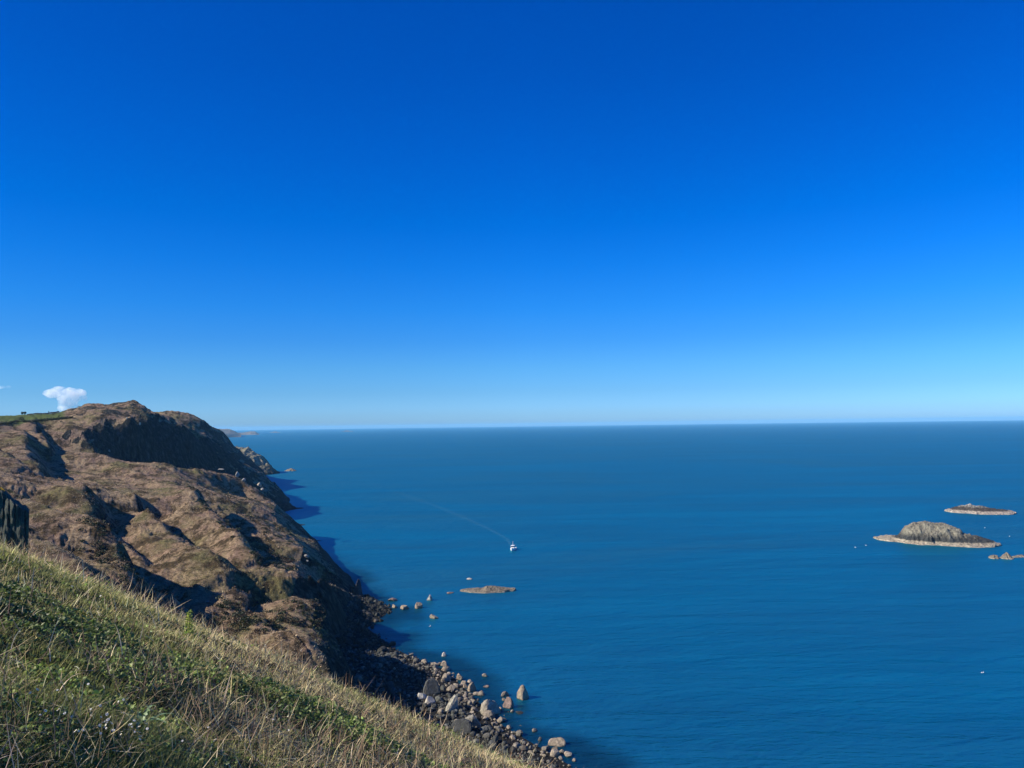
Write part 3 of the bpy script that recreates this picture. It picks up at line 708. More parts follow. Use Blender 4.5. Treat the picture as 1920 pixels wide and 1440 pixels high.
def blades(P, L, W, lean_az, lean, curve, col, k=3, twist=None):
    """ribbons: base P (n,3), length, width, lean direction, lean angle from vertical, extra bend to the tip, colours (n,3)"""
    n = len(P); R = RNG
    t = np.linspace(0, 1, k + 1)[None, :]
    ang = lean[:, None] + curve[:, None] * t ** 1.3
    seg = L[:, None] / k
    dxy = np.sin(ang) * seg; dz = np.cos(ang) * seg
    s = np.concatenate([np.zeros((n, 1)), np.cumsum(dxy[:, :-1], 1)], 1); z = np.concatenate([np.zeros((n, 1)), np.cumsum(dz[:, :-1], 1)], 1)
    ca, sa = np.cos(lean_az)[:, None], np.sin(lean_az)[:, None]
    cx = P[:, 0:1] + s * ca; cy = P[:, 1:2] + s * sa; cz = P[:, 2:3] + z
    fa = (lean_az + math.pi / 2 + (twist if twist is not None else R.normal(0, 0.7, n)))[:, None]
    wd = W[:, None] * (1 - 0.92 * t ** 1.6) * 0.5
    ox, oy = np.cos(fa) * wd, np.sin(fa) * wd
    A = np.stack([cx - ox, cy - oy, cz], -1); B = np.stack([cx + ox, cy + oy, cz], -1)
    V = np.stack([A, B], 2).reshape(-1, 3)
    b0 = (np.arange(n) * 2 * (k + 1))[:, None] + (np.arange(k) * 2)[None, :]
    Fc = np.stack([b0, b0 + 1, b0 + 3, b0 + 2], -1).reshape(-1, 4)
    tt = np.repeat(t, n, 0)
    C = np.repeat(col[:, None, :], k + 1, 1)
    C = np.repeat(C[:, :, None, :], 2, 2).reshape(-1, 3)
    return V, Fc, C
def leaves(P, size, col, up=0.5, aspect=0.6):
    n = len(P); R = RNG
    N = R.normal(size=(n, 3)); N[:, 2] = np.abs(N[:, 2]) + up; N /= np.linalg.norm(N, axis=1)[:, None]
    T = np.cross(N, R.normal(size=(n, 3))); T /= np.linalg.norm(T, axis=1)[:, None]; Bv = np.cross(N, T)
    a = size[:, None]; b = size[:, None] * aspect
    V = np.stack([P - T * a, P + Bv * b - N * a * 0.15, P + T * a, P - Bv * b - N * a * 0.15], 1).reshape(-1, 3)
    Fc = np.arange(4 * n).reshape(-1, 4)
    return V, Fc, np.repeat(col, 4, 0)
def join(parts):
    off = 0; Vs, Fs, Cs = [], [], []
    for V, Fc, C in parts: Vs.append(V); Fs.append(Fc + off); Cs.append(C); off += len(V)
    return np.concatenate(Vs), np.concatenate(Fs), np.concatenate(Cs)
def jitter(c, n, s=0.25):
    c = np.asarray(c, float); c = np.broadcast_to(c, (n, 3))
    return c * np.exp(RNG.normal(0, s, (n, 1))) * (1 + RNG.normal(0, 0.06, (n, 3)))

def sample_fg(n, far=24.0, near=0.6, wide=True):
    """points on the near slope, thinning out with distance, wider than the frame"""
    R = RNG
    u = R.random(n); y = near * (far / near) ** (u ** 0.72)
    a = R.uniform(-1.05, 0.42, n)
    x = a * y + R.uniform(-1.2, 1.2, n)
    return x, y
def fg_fields(x, y):
    bramble = fbm(x, y, 3.2, 3, 201) + 0.55 * np.exp(-(((x + 4.9) / 2.3) ** 2 + ((y - 7.6) / 1.7) ** 2)) + 0.4 * np.exp(-(((x + 2.2) / 1.7) ** 2 + ((y - 8.6) / 1.2) ** 2)) - 0.16 - 0.5 * sstep(5.6, 4.2, y)
    dead = fbm(x + 40, y, 2.2, 3, 211) + 0.30 * sstep(10.5, 13.0, y) * sstep(-5.0, -8.0, x) + 0.18 * sstep(-2.0, 0.5, x) * sstep(11, 13.5, y)
    lush = fbm(x, y + 30, 1.6, 3, 221) + 0.25 * sstep(5.5, 4.0, y)
    return bramble, dead, lush

def build_foreground():
    R = RNG
    # --- living grass
    n = 500000
    x, y = sample_fg(n); z = height(x, y); br, de, lu = fg_fields(x, y)
    keep = (R.random(n) > sstep(0.02, 0.22, br) * 0.85) & (R.random(n) > sstep(0.05, 0.3, de) * 0.55)
    x, y, z, br, de, lu = [a[keep] for a in (x, y, z, br, de, lu)]; n = len(x)
    dist = np.hypot(x, y); dry = np.clip(0.34 + 0.30 * sstep(7, 13, y) + 0.9 * de * sstep(4.5, 8.0, y) - 0.9 * lu - 0.10 * sstep(7.0, 4.5, y) + R.normal(0, 0.26, n), 0, 1) > 0.5
    L = np.where(dry, np.exp(R.normal(-2.0, 0.36, n)), np.exp(R.normal(-2.2, 0.32, n))) * (0.8 + 0.45 * sstep(-0.2, 0.4, lu + de))
    W = (0.0022 + 0.00058 * dist) * R.uniform(0.6, 1.3, n)
    az = R.normal(-0.35, 1.3, n); lean = np.abs(R.normal(0.60, 0.38, n)) + dry * R.uniform(0, 0.6, n); cv = R.uniform(0.1, 1.3, n)
    g1 = jitter((0.165, 0.195, 0.050), n); g2 = jitter((0.38, 0.36, 0.13), n); d1 = jitter((0.72, 0.60, 0.29), n, 0.35)
    mixg = np.clip(0.5 + 1.2 * fbm(x, y, 1.1, 3, 231) + R.normal(0, 0.2, n), 0, 1)[:, None]
    col = np.where(dry[:, None], d1, g1 * (1 - mixg) + g2 * mixg)
    o = mesh_np("grass", *blades(np.stack([x, y, z - 0.02], 1), L, W, az, lean, cv, col)[:2], M_BLADE, True)
    V, Fc, C = blades(np.stack([x, y, z - 0.02], 1), L, W, az, lean, cv, col)
    bpy.data.objects.remove(o)
    o = mesh_np("grass", V, Fc, M_BLADE, True, {'col': C}); tag(o, "rough green and straw coloured grass covering the near slope", "grass", None, 'stuff')
    # --- dead bracken and heather: thin brown twiggy stems in tangled clumps
    n = 120000
    x, y = sample_fg(n); br, de, lu = fg_fields(x, y)
    keep = R.random(n) < (sstep(0.0, 0.30, de) * 0.9 + 0.05) * (0.3 + 0.7 * sstep(5.0, 8.0, y))
    x, y = x[keep], y[keep]; n = len(x); z = height(x, y); dist = np.hypot(x, y)
    hgt = R.uniform(0.0, 0.20, n)
    L = np.exp(R.normal(-1.65, 0.4, n)); W = (0.0022 + 0.0006 * dist) * R.uniform(0.7, 1.3, n)
    col = np.where(R.random((n, 1)) < 0.6, jitter((0.20, 0.14, 0.085), n, 0.35), jitter((0.52, 0.42, 0.24), n, 0.3))
    V, Fc, C = blades(np.stack([x, y, z + hgt], 1), L, W, R.uniform(0, 6.28, n), R.uniform(0.1, 1.7, n), R.uniform(-0.8, 1.2, n), col)
    o = mesh_np("dead_bracken", V, Fc, M_DRY, True, {'col': C}); tag(o, "tangled brown dead bracken among the grass", "bracken", None, 'stuff')
    # --- low bramble and ivy: small glossy leaves on mounds, with shadowed gaps
    n = 220000
    x, y = sample_fg(n, 17.0); br, de, lu = fg_fields(x, y)
    keep = R.random(n) < sstep(-0.02, 0.18, br) + 0.06 + 0.30 * sstep(7.0, 4.5, y)
    x, y, br = x[keep], y[keep], br[keep]; n = len(x); z = height(x, y); dist = np.hypot(x, y)
    mound = np.clip(0.10 + 0.38 * np.clip(br, 0, 0.7) + 0.22 * fbm(x, y, 0.55, 3, 241), 0.02, 0.6)
    hz = mound * (1 - np.abs(R.normal(0, 0.28, n)))
    size = (0.009 + 0.0016 * dist) * R.uniform(0.6, 1.4, n)
    tone = np.clip(0.5 + 1.5 * fbm(x, y, 0.8, 3, 251) + R.normal(0, 0.2, n), 0, 1)[:, None]
    col = jitter((0.055, 0.090, 0.025), n) * (1 - tone) + jitter((0.20, 0.26, 0.06), n) * tone
    V, Fc, C = leaves(np.stack([x, y, z + hz], 1), size, col)
    o = mesh_np("bramble_leaves", V, Fc, M_LEAF, False, {'col': C}); tag(o, "dark green bramble and ivy leaves in low mounds", "bramble", None, 'stuff')
    # --- long bleached stalks, lodged and arching over everything
    n = 2200
    x, y = sample_fg(n, 19.0, 2.0); z = height(x, y); dist = np.hypot(x, y)
    L = np.clip(np.exp(R.normal(-1.5, 0.40, n)), 0.08, 0.42); W = (0.0022 + 0.0006 * dist) * R.uniform(0.8, 1.3, n)
    col = np.where(R.random((n, 1)) < 0.75, jitter((0.66, 0.57, 0.38), n, 0.2), jitter((0.30, 0.22, 0.13), n, 0.25))
    V, Fc, C = blades(np.stack([x, y, z + R.uniform(0.0, 0.18, n)], 1), L, W, R.uniform(0, 6.28, n), R.uniform(0.2, 1.5, n), R.normal(0.5, 0.6, n), col, 6)
    o = mesh_np("straw_stalks", V, Fc, M_DRY, True, {'col': C}); tag(o, "long bleached stalks lying across the near grass", "dry grass", None, 'stuff')
build_foreground()

def tube(pts, radii, sides=6):
    V, Fc = [], []
    P = [Vector(p) for p in pts]
    for i, p in enumerate(P):
        t = (P[min(i + 1, len(P) - 1)] - P[max(i - 1, 0)]).normalized(); a = t.orthogonal().normalized(); b = t.cross(a)
        for k in range(sides):
            an = 2 * math.pi * k / sides; V.append(p + (a * math.cos(an) + b * math.sin(an)) * radii[i])
    for i in range(len(P) - 1):
        for k in range(sides):
            k2 = (k + 1) % sides; Fc.append((i * sides + k, i * sides + k2, (i + 1) * sides + k2, (i + 1) * sides + k))
    return np.array([v[:] for v in V]), np.array(Fc)
def const(c, V): return np.repeat(np.array([c], float), len(V), 0)

# single plants that stand out of the turf
def dry_stem(px, py, label, pts, r=0.004, col=(0.34, 0.26, 0.17), twigs=()):
    g = ground_hit(px, py); root = empty("dry_stem", tuple(g)); tag(root, label, "dry stem", None)
    V, Fc = tube(pts, [r * (1 - 0.7 * i / (len(pts) - 1)) for i in range(len(pts))])
    mesh_np("stem", V, Fc, M_DRY, True, {'col': const(col, V)}, root)
    for tw in twigs:
        V, Fc = tube(tw, [r * 0.6 * (1 - 0.7 * i / (len(tw) - 1)) for i in range(len(tw))]); mesh_np("twig", V, Fc, M_DRY, True, {'col': const(col, V)}, root)
dry_stem(14, 1436, "dark bare upright stem at the lower left edge of the grass", [(0, 0, -0.05), (0.0, 0.01, 0.14), (0.012, 0.01, 0.30), (0.006, 0.0, 0.44)], 0.0045, (0.05, 0.035, 0.025),
         [[(0.004, 0.01, 0.2), (0.05, 0.0, 0.27), (0.12, 0, 0.30)]])
sil = [(985, 1424), (1005, 1436), (1045, 1452), (1062, 1460), (1090, 1474)]
arcs = [([(0, 0, -0.05), (0.02, 0, 0.18), (0.10, 0, 0.30), (0.24, 0, 0.38)], "brown stem rising at a slant, leftmost of the bare stems against the sea"),
        ([(0, 0, -0.05), (-0.03, 0, 0.16), (-0.02, 0, 0.30), (0.0, 0, 0.40)], "upright thin stem between the slanting and the arching bare stems"),
        ([(0, 0, -0.05), (0.04, 0, 0.22), (0.14, 0, 0.34), (0.27, 0, 0.30), (0.33, 0, 0.18)], "bare arching stem shaped like a hoop against the sea at the bottom"),
        ([(0, 0, -0.05), (-0.06, 0, 0.20), (-0.10, 0, 0.34), (-0.22, 0, 0.42)], "bare stem leaning left beside the hoop shaped one"),
        ([(0, 0, -0.05), (0.05, 0, 0.16), (0.16, 0, 0.25), (0.34, 0, 0.28), (0.48, 0, 0.25)], "long bare stem arching right, farthest out over the sea")]
for (px, py), (pts, lab) in zip(sil, arcs):
    mid = pts[2]; dry_stem(px, py + 4, lab, pts, 0.008, (0.30, 0.24, 0.18), [[mid, (mid[0] + 0.06, 0.02, mid[2] + 0.05), (mid[0] + 0.10, 0.03, mid[2] + 0.11)]])

def thistle():
    g = ground_hit(262, 1372); root = empty("thistle", tuple(g + np.array([0, 0, 0.03]))); tag(root, "pale green spiky rosette plant in the lower left grass", "thistle")
    for k in range(13):
        a = k * 2.4 + 0.3; L = 0.13 + 0.05 * (k % 3); n = 9; V, Fc = [], []
        for i in range(n):
            t = i / (n - 1); r = L * t; zz = 0.10 * math.sin(t * 2.4) * (0.6 + 0.12 * (k % 4)); w = 0.021 * (1 - t) ** 0.6 * (1.25 if i % 2 else 0.55) + 0.001
            c = Vector((math.cos(a) * r, math.sin(a) * r, zz)); s = Vector((-math.sin(a), math.cos(a), 0)) * w
            V += [c - s, c + Vector((0, 0, -0.004)), c + s]
        for i in range(n - 1):
            b = i * 3; Fc += [(b, b + 1, b + 4, b + 3), (b + 1, b + 2, b + 5, b + 4)]
        V = np.array([v[:] for v in V]); mesh_np("leaf", V, np.array(Fc), M_LEAF, True, {'col': const((0.25, 0.36, 0.17), V)}, root)
thistle()
def spire():
    g = ground_hit(355, 1200); root = empty("spire_plant", tuple(g)); tag(root, "yellow green leafy spike standing up from the brow of the slope", "plant")
    V, Fc = tube([(0, 0, -0.05), (0.0, 0, 0.2), (0.01, 0, 0.42)], [0.008, 0.007, 0.003]); mesh_np("stem", V, Fc, M_LEAF, True, {'col': const((0.18, 0.24, 0.05), V)}, root)
    n = 150; h = RNG.uniform(0.05, 0.42, n); a = RNG.uniform(0, 6.28, n); r = 0.10 * (1 - h / 0.5) + 0.012
    P = np.stack([np.cos(a) * r * RNG.uniform(0.3, 1, n), np.sin(a) * r * RNG.uniform(0.3, 1, n), h], 1)
    V, Fc, C = leaves(P, np.full(n, 0.028), jitter((0.30, 0.36, 0.06), n), 0.8, 0.35); mesh_np("leaves", V, Fc, M_LEAF, False, {'col': C}, root)
spire()
def flowers():
    R = RNG; first = None
    M_PET = NT("petal"); M_PET.bsdf((0.82, 0.82, 0.78), 0.6, 0.2); M_EYE = NT("flower_eye"); M_EYE.bsdf((0.65, 0.45, 0.03), 0.7, 0.2)
    V, Fc = [(0, 0, 0.0)], []
    for k in range(16):
        a = 2 * math.pi * k / 16; r = 0.0115 if k % 2 == 0 else 0.0075; V.append((r * math.cos(a), r * math.sin(a), 0.0022 if k % 2 == 0 else 0.0))
    for k in range(16): Fc.append((0, 1 + k, 1 + (k + 1) % 16))
    pet = np.array(V); pf = np.array(Fc); eye = ICO[1][0] * 0.0032
    spots = []
    while len(spots) < 78:
        if R.random() < 0.66: px, py = R.normal(205, 55), R.normal(1412, 24)
        else: px, py = R.uniform(5, 560), R.uniform(1330, 1438)
        if 2 < px < 700 and 1290 < py < 1440: spots.append((px, py))
    spots += [(4, 1093), (135, 1120), (95, 1106), (188, 1147), (10, 1372), (70, 1350)]
    for px, py in spots:
        g = ground_hit(px, py); sc = 1.0 if py > 1250 else 1.5
        if first is None:
            root = empty("small_flower", (0, 0, 0)); a = mesh_np("petals", pet, pf, M_PET.m, False, None, root); b = mesh_np("flower_eye", eye, ICO[1][1], M_EYE.m, True, None, root)
            b.location = (0, 0, 0.002); first = (root, a, b)
        else:
            root = first[0].copy(); COL.objects.link(root)
            for s_ in first[1:]:
                c = s_.copy(); COL.objects.link(c); c.parent = root
        root.location = tuple(g + np.array([0, 0, 0.15 + 0.06 * R.random()])); root.scale = (sc * R.uniform(0.65, 1.05),) * 3
        root.rotation_euler = (R.normal(0.5, 0.3), R.normal(-0.3, 0.3), R.uniform(0, 6))
        tag(root, "tiny white flower in the grass of the near slope", "flower", "white flowers in the near grass")
flowers()

# tussocks, heather and scrub on the far spurs
def scatter_hill():
    R = RNG; n = 150000
    Y = 100 * (470 / 100.0) ** R.random(n); px = R.uniform(-220, 700, n)
    tx = ray(px, np.full(n, 800.0))[:, 0]; X = tx * Y
    Z = height(X, Y); e = 0.5; S = np.hypot(height(X + e, Y) - Z, height(X, Y + e) - Z) / e
    keep = (Z > 7) & (S < 1.05)
    X, Y, Z = X[keep], Y[keep], Z[keep]; n = len(X)
    f = fbm(X, Y, 14.0, 4, 301); g = fbm(X, Y, 30.0, 3, 311)
    L = R.uniform(0.25, 0.65, n); W = R.uniform(0.05, 0.12, n) * (Y / 200) ** 0.5 * 1.2
    brown = jitter((0.28, 0.20, 0.145), n, 0.4); straw = jitter((0.50, 0.395, 0.26), n, 0.35); green = jitter((0.14, 0.15, 0.05), n, 0.3)
    dk = fbm(X, Y, 9.0, 4, 331); kk = R.random(n) > sstep(0.02, 0.2, dk) * 0.9
    X, Y, Z, f, g, L, W, brown, straw, green = [v_[kk] for v_ in (X, Y, Z, f, g, L, W, brown, straw, green)]; n = len(X)
    a = sstep(-0.15, 0.2, f)[:, None]; b = sstep(0.12, 0.35, g)[:, None]
    col = (brown * (1 - a) + straw * a) * (1 - b) + green * b
    V, Fc, C = blades(np.stack([X, Y, Z - 0.05], 1), L, W, R.normal(-0.4, 0.9, n), R.uniform(0.2, 1.1, n), R.uniform(0.2, 1.2, n), col, 2)
    o = mesh_np("moor_grass", V, Fc, M_DRY, True, {'col': C}); tag(o, "tawny grass and dead bracken matted over the far spurs", "moor grass", None, 'stuff')
    # scrub
    poly = [(350, 900), (430, 900), (520, 965), (548, 1000), (556, 1080), (575, 1105), (545, 1120), (500, 1070), (420, 1000), (340, 930)]
    lin = [((150, 1030), (330, 1150), 26), ((400, 1120), (470, 1170), 16), ((0, 925), (60, 960), 14), ((80, 812), (260, 850), 22), ((440, 1150), (610, 1240), 30)]
    spots = []
    def inside(p):
        c = False; j = len(poly) - 1
        for i in range(len(poly)):
            if (poly[i][1] > p[1]) != (poly[j][1] > p[1]) and p[0] < (poly[j][0] - poly[i][0]) * (p[1] - poly[i][1]) / (poly[j][1] - poly[i][1]) + poly[i][0]: c = not c
            j = i
        return c
    while len(spots) < 520:
        p = (R.uniform(335, 580), R.uniform(895, 1125))
        if inside(p) and vnoise(np.array(p[0] / 22), np.array(p[1] / 14), 5) > -0.12: spots.append(p)
    for a_, b_, m_ in lin:
        for _ in range(m_ * 4):
            t = R.random(); spots.append((a_[0] + (b_[0] - a_[0]) * t + R.normal(0, 9), a_[1] + (b_[1] - a_[1]) * t + R.normal(0, 9)))
    parts = []
    for px_, py_ in spots:
        q = cast(px_, py_, 0.0)
        if q is None: continue
        z = float(height(q[0:1], q[1:2])[0]); m_ = 60; r = R.uniform(0.5, 1.5)
        dirs = R.normal(size=(m_, 3)); dirs /= np.linalg.norm(dirs, axis=1)[:, None]; dirs[:, 2] = np.abs(dirs[:, 2]) * 0.8
        P = np.array([q[0], q[1], z]) + dirs * r * R.uniform(0.55, 1.0, (m_, 1))
        c = (0.030, 0.040, 0.016) if R.random() < 0.65 else (0.075, 0.052, 0.030)
        parts.append(leaves(P, R.uniform(0.12, 0.24, m_), jitter(c, m_, 0.35), 0.2, 0.7))
    V, Fc, C = join(parts)
    o = mesh_np("heather_scrub", V, Fc, M_LEAF, False, {'col': C}); tag(o, "dark gorse and heather scrub dotted over the cliff edge and gullies", "scrub", None, 'stuff')
scatter_hill()

# ------------------------------------------------------------------ single things on the land
def outcrop():
    c = at(0, 1012, 74.0); s = c[1] / FPX
    top = [(-95, 880), (-60, 893), (-25, 905), (4, 921), (14, 931), (26, 943), (34, 946), (39, 952), (48, 955), (54, 962), (53, 975), (50, 992), (49, 1016), (48, 1035)]
    m = NT("outcrop_slate"); P = m.n('ShaderNodeNewGeometry').outputs['Position']
    st = m.noise(m.mapping(P, scale=(3.0, 3.0, 0.22)), 1.6, 6, 0.7, 0.3); fi = m.noise(P, 5.0, 5, 0.7)
    z_ = m.ramp(m.math('ADD', m.math('MULTIPLY', st, 0.65), m.math('MULTIPLY', fi, 0.35)), [(0.34, (0.03, 0.035, 0.030)), (0.5, (0.065, 0.072, 0.060)), (0.64, (0.12, 0.118, 0.095)), (0.75, (0.24, 0.22, 0.17))])
    m.bsdf(z_, 0.9, 0.2, bump=st, bstr=1.0, bdist=0.35)
    xs = np.linspace(-95, 55, 120); ty = np.interp(xs, [p[0] for p in top[:10]], [p[1] for p in top[:10]])
    zt = np.array([at(a, b, c[1])[2] for a, b in zip(xs, ty)]); zt = zt + 0.10 * fbm(xs * 0.3, xs * 0, 1.6, 3, 5)
    X = np.array([at(a, 960, c[1])[0] for a in xs]); zb = at(0, 1075, c[1])[2]
    nv = 70; rows = []
    # front face, top and back as one wrapped sheet
    for k in range(nv):
        t = k / (nv - 1)
        if t < 0.6: f = t / 0.6; rows.append((X, np.full_like(X, c[1]) - 0.35 * (1 - f), zb + (zt - zb) * f))
        elif t < 0.8: f = (t - 0.6) / 0.2; rows.append((X, np.full_like(X, c[1]) + 3.2 * f, zt + 0.12 * f))
        else: f = (t - 0.8) / 0.2; rows.append((X, np.full_like(X, c[1]) + 3.2 + 0.8 * f, zt + 0.12 - (zt + 0.12 - zb) * f))
    XX = np.array([r[0] for r in rows]); YY = np.array([r[1] for r in rows]); ZZ = np.array([r[2] for r in rows])
    YY = YY + 0.24 * ridged(XX * 1.5, ZZ * 0.25, 1.6, 4, 77) + 0.3 * fbm(XX, ZZ, 1.3, 3, 79) - 0.3
    XX = XX * (YY / c[1])
    ZZ = ZZ + 0.10 * fbm(XX, YY, 0.5, 3, 78)
    V = np.stack([XX.ravel(), YY.ravel(), ZZ.ravel()], 1); Fc = grid_faces(*XX.shape)
    nf = len(V); ends = []
    for e in (0, XX.shape[1] - 1):                                   # close both ends with fans
        ring = [k * XX.shape[1] + e for k in range(nv)]; cc = V[ring].mean(0); V = np.vstack([V, cc[None]]); ci = len(V) - 1
        for a, b in zip(ring[:-1], ring[1:]): ends.append((a, b, ci, ci) if e else (b, a, ci, ci))
    o = mesh_np("rock_outcrop", V, Fc, m.m, False)
    V2 = V; F3 = np.array([(a, b, c_) for a, b, c_, _ in ends])
    mesh_np("rock_end", V2, F3, m.m, False, None, o)
    tag(o, "dark slab sided rock outcrop at the left edge above the near grass", "rock")
    # gorse in flower on its head
    g = at(2, 926, c[1] + 0.6); root = empty("gorse_bush", tuple(g)); tag(root, "gorse bush with yellow flowers on top of the dark outcrop", "gorse bush")
    n = 900; d = RNG.normal(size=(n, 3)); d /= np.linalg.norm(d, axis=1)[:, None]; P = d * np.array([1.0, 0.8, 0.62]) * RNG.uniform(0.5, 1, (n, 1)) + np.array([-0.75, 0, 0.1])
    V, Fc, C = leaves(P, np.full(n, 0.055), jitter((0.06, 0.085, 0.02), n), 0.3, 0.3); mesh_np("foliage", V, Fc, M_LEAF, False, {'col': C}, root)
    n = 420; d = RNG.normal(size=(n, 3)); d /= np.linalg.norm(d, axis=1)[:, None]; P = d * np.array([1.04, 0.84, 0.66]) * RNG.uniform(0.85, 1, (n, 1)) + np.array([-0.75, 0, 0.1])
    V, Fc, C = leaves(P, np.full(n, 0.045), jitter((0.80, 0.52, 0.02), n, 0.15), 0.3, 0.8); mesh_np("flowers", V, Fc, M_LEAF, False, {'col': C}, root)
outcrop()

def white_rock(px, py, w, h, label, seed, Y=None, col=(0.29, 0.28, 0.25)):
    P0 = ground_hit(px, py, 40.0, 900.0) if Y is None else at(px, py, Y)
    s = P0[1] / FPX; P, Fc = rock_shape(seed, 3, 8, 0.1); P = P * np.array([w * s * 0.46, w * s * 0.4, h * s * 0.48])
    o = mesh_np("rock", P, Fc, M_ROCK, False); o.location = (P0[0], P0[1], P0[2] + h * s * 0.3); o.color = (*col, 1); tag(o, label, "rock")
white_rock(445, 894, 9, 12, "white pointed rock on the crest of the spur against the dark cliff", 201, 429)
white_rock(457, 902, 8, 7, "small grey white rock just below the white pointed one", 203, 425)
white_rock(415, 881, 11, 3.5, "flat pale rock on the spur's skyline left of the white pointed one", 205, 429)
white_rock(487, 912, 10, 10, "cream coloured rock perched at the cliff edge over the water", 207, 421, col=(0.31, 0.275, 0.21))
white_rock(492, 919, 6, 5, "little white rock directly below the cream coloured one", 209, 420)
white_rock(575, 1047, 10, 8, "white rock on the steep dark cliff, larger of the pair", 211)
white_rock(576, 1055, 5, 5, "white rock on the steep dark cliff, smaller of the pair", 213)
white_rock(205, 848, 4, 5, "small white rock on the edge of the shadowed bay cliff", 215)
white_rock(390, 1130, 5, 4, "little white rock in the near gully", 217)
white_rock(262, 797, 4, 6, "pale block on the top edge of the bay cliff", 219, col=(0.42, 0.40, 0.33))
white_rock(238, 786, 3, 5, "thin pale block left of the other on the bay cliff top", 221, col=(0.38, 0.37, 0.31))
white_rock(177, 1087, 3, 3, "tiny white stone in the shadow behind the near brow", 223)

def crest_hit(px):
    """where the plateau meets the sky in one direction from the eye"""
    Y = np.linspace(440, 640, 801); X = ray(np.array([px]), np.array([790.]))[0, 0] * Y; Z = height(X, Y)
    k = int(np.argmax((Z - H0) / Y)); return np.array([X[k], Y[k], Z[k]])
def skyline_tree(px, py, hpx, wpx, label, seed):
    g = crest_hit(px); s = g[1] / FPX; h, w = hpx * s, wpx * s; R = np.random.default_rng(seed)
    root = empty("wind_bent_tree", tuple(g)); tag(root, label, "tree")
    V, Fc = tube([(0, 0, -0.3), (0.05 * w, 0, h * 0.35), (0.16 * w, 0, h * 0.7)], [0.16, 0.11, 0.05]); mesh_np("trunk", V, Fc, M_DRY, True, {'col': const((0.09, 0.07, 0.05), V)}, root)
    n = 420; d = R.normal(size=(n, 3)); d /= np.linalg.norm(d, axis=1)[:, None]
    P = d * np.array([w * 0.5, w * 0.4, h * 0.34]) * R.uniform(0.3, 1, (n, 1)); P[:, 2] += h * 0.62; P[:, 0] += P[:, 2] * 0.12
    V, Fc, C = leaves(P, R.uniform(0.12, 0.26, n), jitter((0.04, 0.05, 0.02), n), 0.2, 0.6); mesh_np("crown", V, Fc, M_LEAF, False, {'col': C}, root)
skyline_tree(41, 779, 7.5, 6, "small wind bent tree on the green skyline, left of the two", 1)
skyline_tree(46, 779, 7.0, 5.5, "small wind bent tree on the green skyline, right of the two", 2)

def hedge():
    pts = HEDGE
    parts = []; R = RNG
    for p in dense(pts, 1.3):
        g = ground_hit(p[0], p[1], 300.0, 620.0); n = 46; d = R.normal(size=(n, 3)); d /= np.linalg.norm(d, axis=1)[:, None]
        hh = 1.0 + (1.2 if 33 < p[0] < 45 else 0.0) + 0.3 * R.random()
        P = g + d * np.array([0.8, 0.9, hh]) * R.uniform(0.4, 1, (n, 1)) + np.array([0, 0, hh * 0.5])
        parts.append(leaves(P, R.uniform(0.15, 0.3, n), jitter((0.028, 0.036, 0.016), n), 0.2, 0.7))
    V, Fc, C = join(parts); o = mesh_np("hedge", V, Fc, M_LEAF, False, {'col': C}); tag(o, "dark low hedge along the lower edge of the green field", "hedge")
hedge()
def stone_wall():
    R = RNG; V, Fc = [], []; off = 0
    cube = np.array([(x, y, z) for x in (-1, 1) for y in (-1, 1) for z in (-1, 1)], float)
    cf = np.array([(0, 1, 3, 2), (4, 6, 7, 5), (0, 4, 5, 1), (2, 3, 7, 6), (0, 2, 6, 4), (1, 5, 7, 3)])
    line = [crest_hit(px) - np.array([0, 1.5, 0.1]) for px, py in dense([(54, 781), (75, 780), (100, 779), (112, 778)], 1.0)]
    for g in line:
        for k in range(3):
            V.append(cube * np.array([0.32, 0.28, 0.13]) * R.uniform(0.8, 1.2, 3) + g + np.array([R.normal(0, 0.1), R.normal(0, 0.05), 0.06 + 0.24 * k])); Fc.append(cf + off); off += 8
    o = mesh_np("stone_wall", np.concatenate(V), np.concatenate(Fc), M_ROCK, False); o.color = (0.11, 0.10, 0.085, 1); tag(o, "low dry stone wall on the skyline by the green field", "wall")
stone_wall()
def walker():
    g = crest_hit(91); bm = bmesh.new()
    sk = [(0, 0, 0.98, .15), (0, 0, 1.18, .14), (0, 0, 1.42, .15), (0, 0, 1.53, .065), (0, 0, 1.66, .10), (0, 0, 1.76, .075),
          (-.20, 0, 1.43, .06), (-.25, .03, 1.15, .05), (-.22, -.12, .95, .04), (.20, 0, 1.43, .06), (.25, -.02, 1.15, .05), (.22, .12, .93, .04),
          (-.10, 0, .90, .10), (-.11, -.06, .50, .07), (-.11, .03, .08, .05), (-.11, -.12, .04, .045), (.10, 0, .90, .10), (.11, .10, .50, .07), (.11, .16, .08, .05), (.11, .02, .04, .045)]
    ed = [(0, 1), (1, 2), (2, 3), (3, 4), (4, 5), (2, 6), (6, 7), (7, 8), (2, 9), (9, 10), (10, 11), (0, 12), (12, 13), (13, 14), (14, 15), (0, 16), (16, 17), (17, 18), (18, 19)]
    vs = [bm.verts.new(v[:3]) for v in sk]
    for a, b in ed: bm.edges.new((vs[a], vs[b]))
    me = bpy.data.meshes.new("person"); bm.to_mesh(me); bm.free()
    o = bpy.data.objects.new("person", me); COL.objects.link(o); o.location = tuple(g)
    md = o.modifiers.new("skin", 'SKIN')
    for i, v in enumerate(me.skin_vertices[0].data): v.radius = (sk[i][3],) * 2; v.use_root = (i == 0)
    sb = o.modifiers.new("sub", 'SUBSURF'); sb.levels = 1; sb.render_levels = 2
    m = NT("dark_clothes"); m.bsdf((0.02, 0.022, 0.028), 0.9, 0.2); me.materials.append(m.m)
    o.scale = (1.25, 1.25, 1.06)                                   # bulky coat
    tag(o, "distant walker in dark clothes standing on the green skyline", "person")
walker()

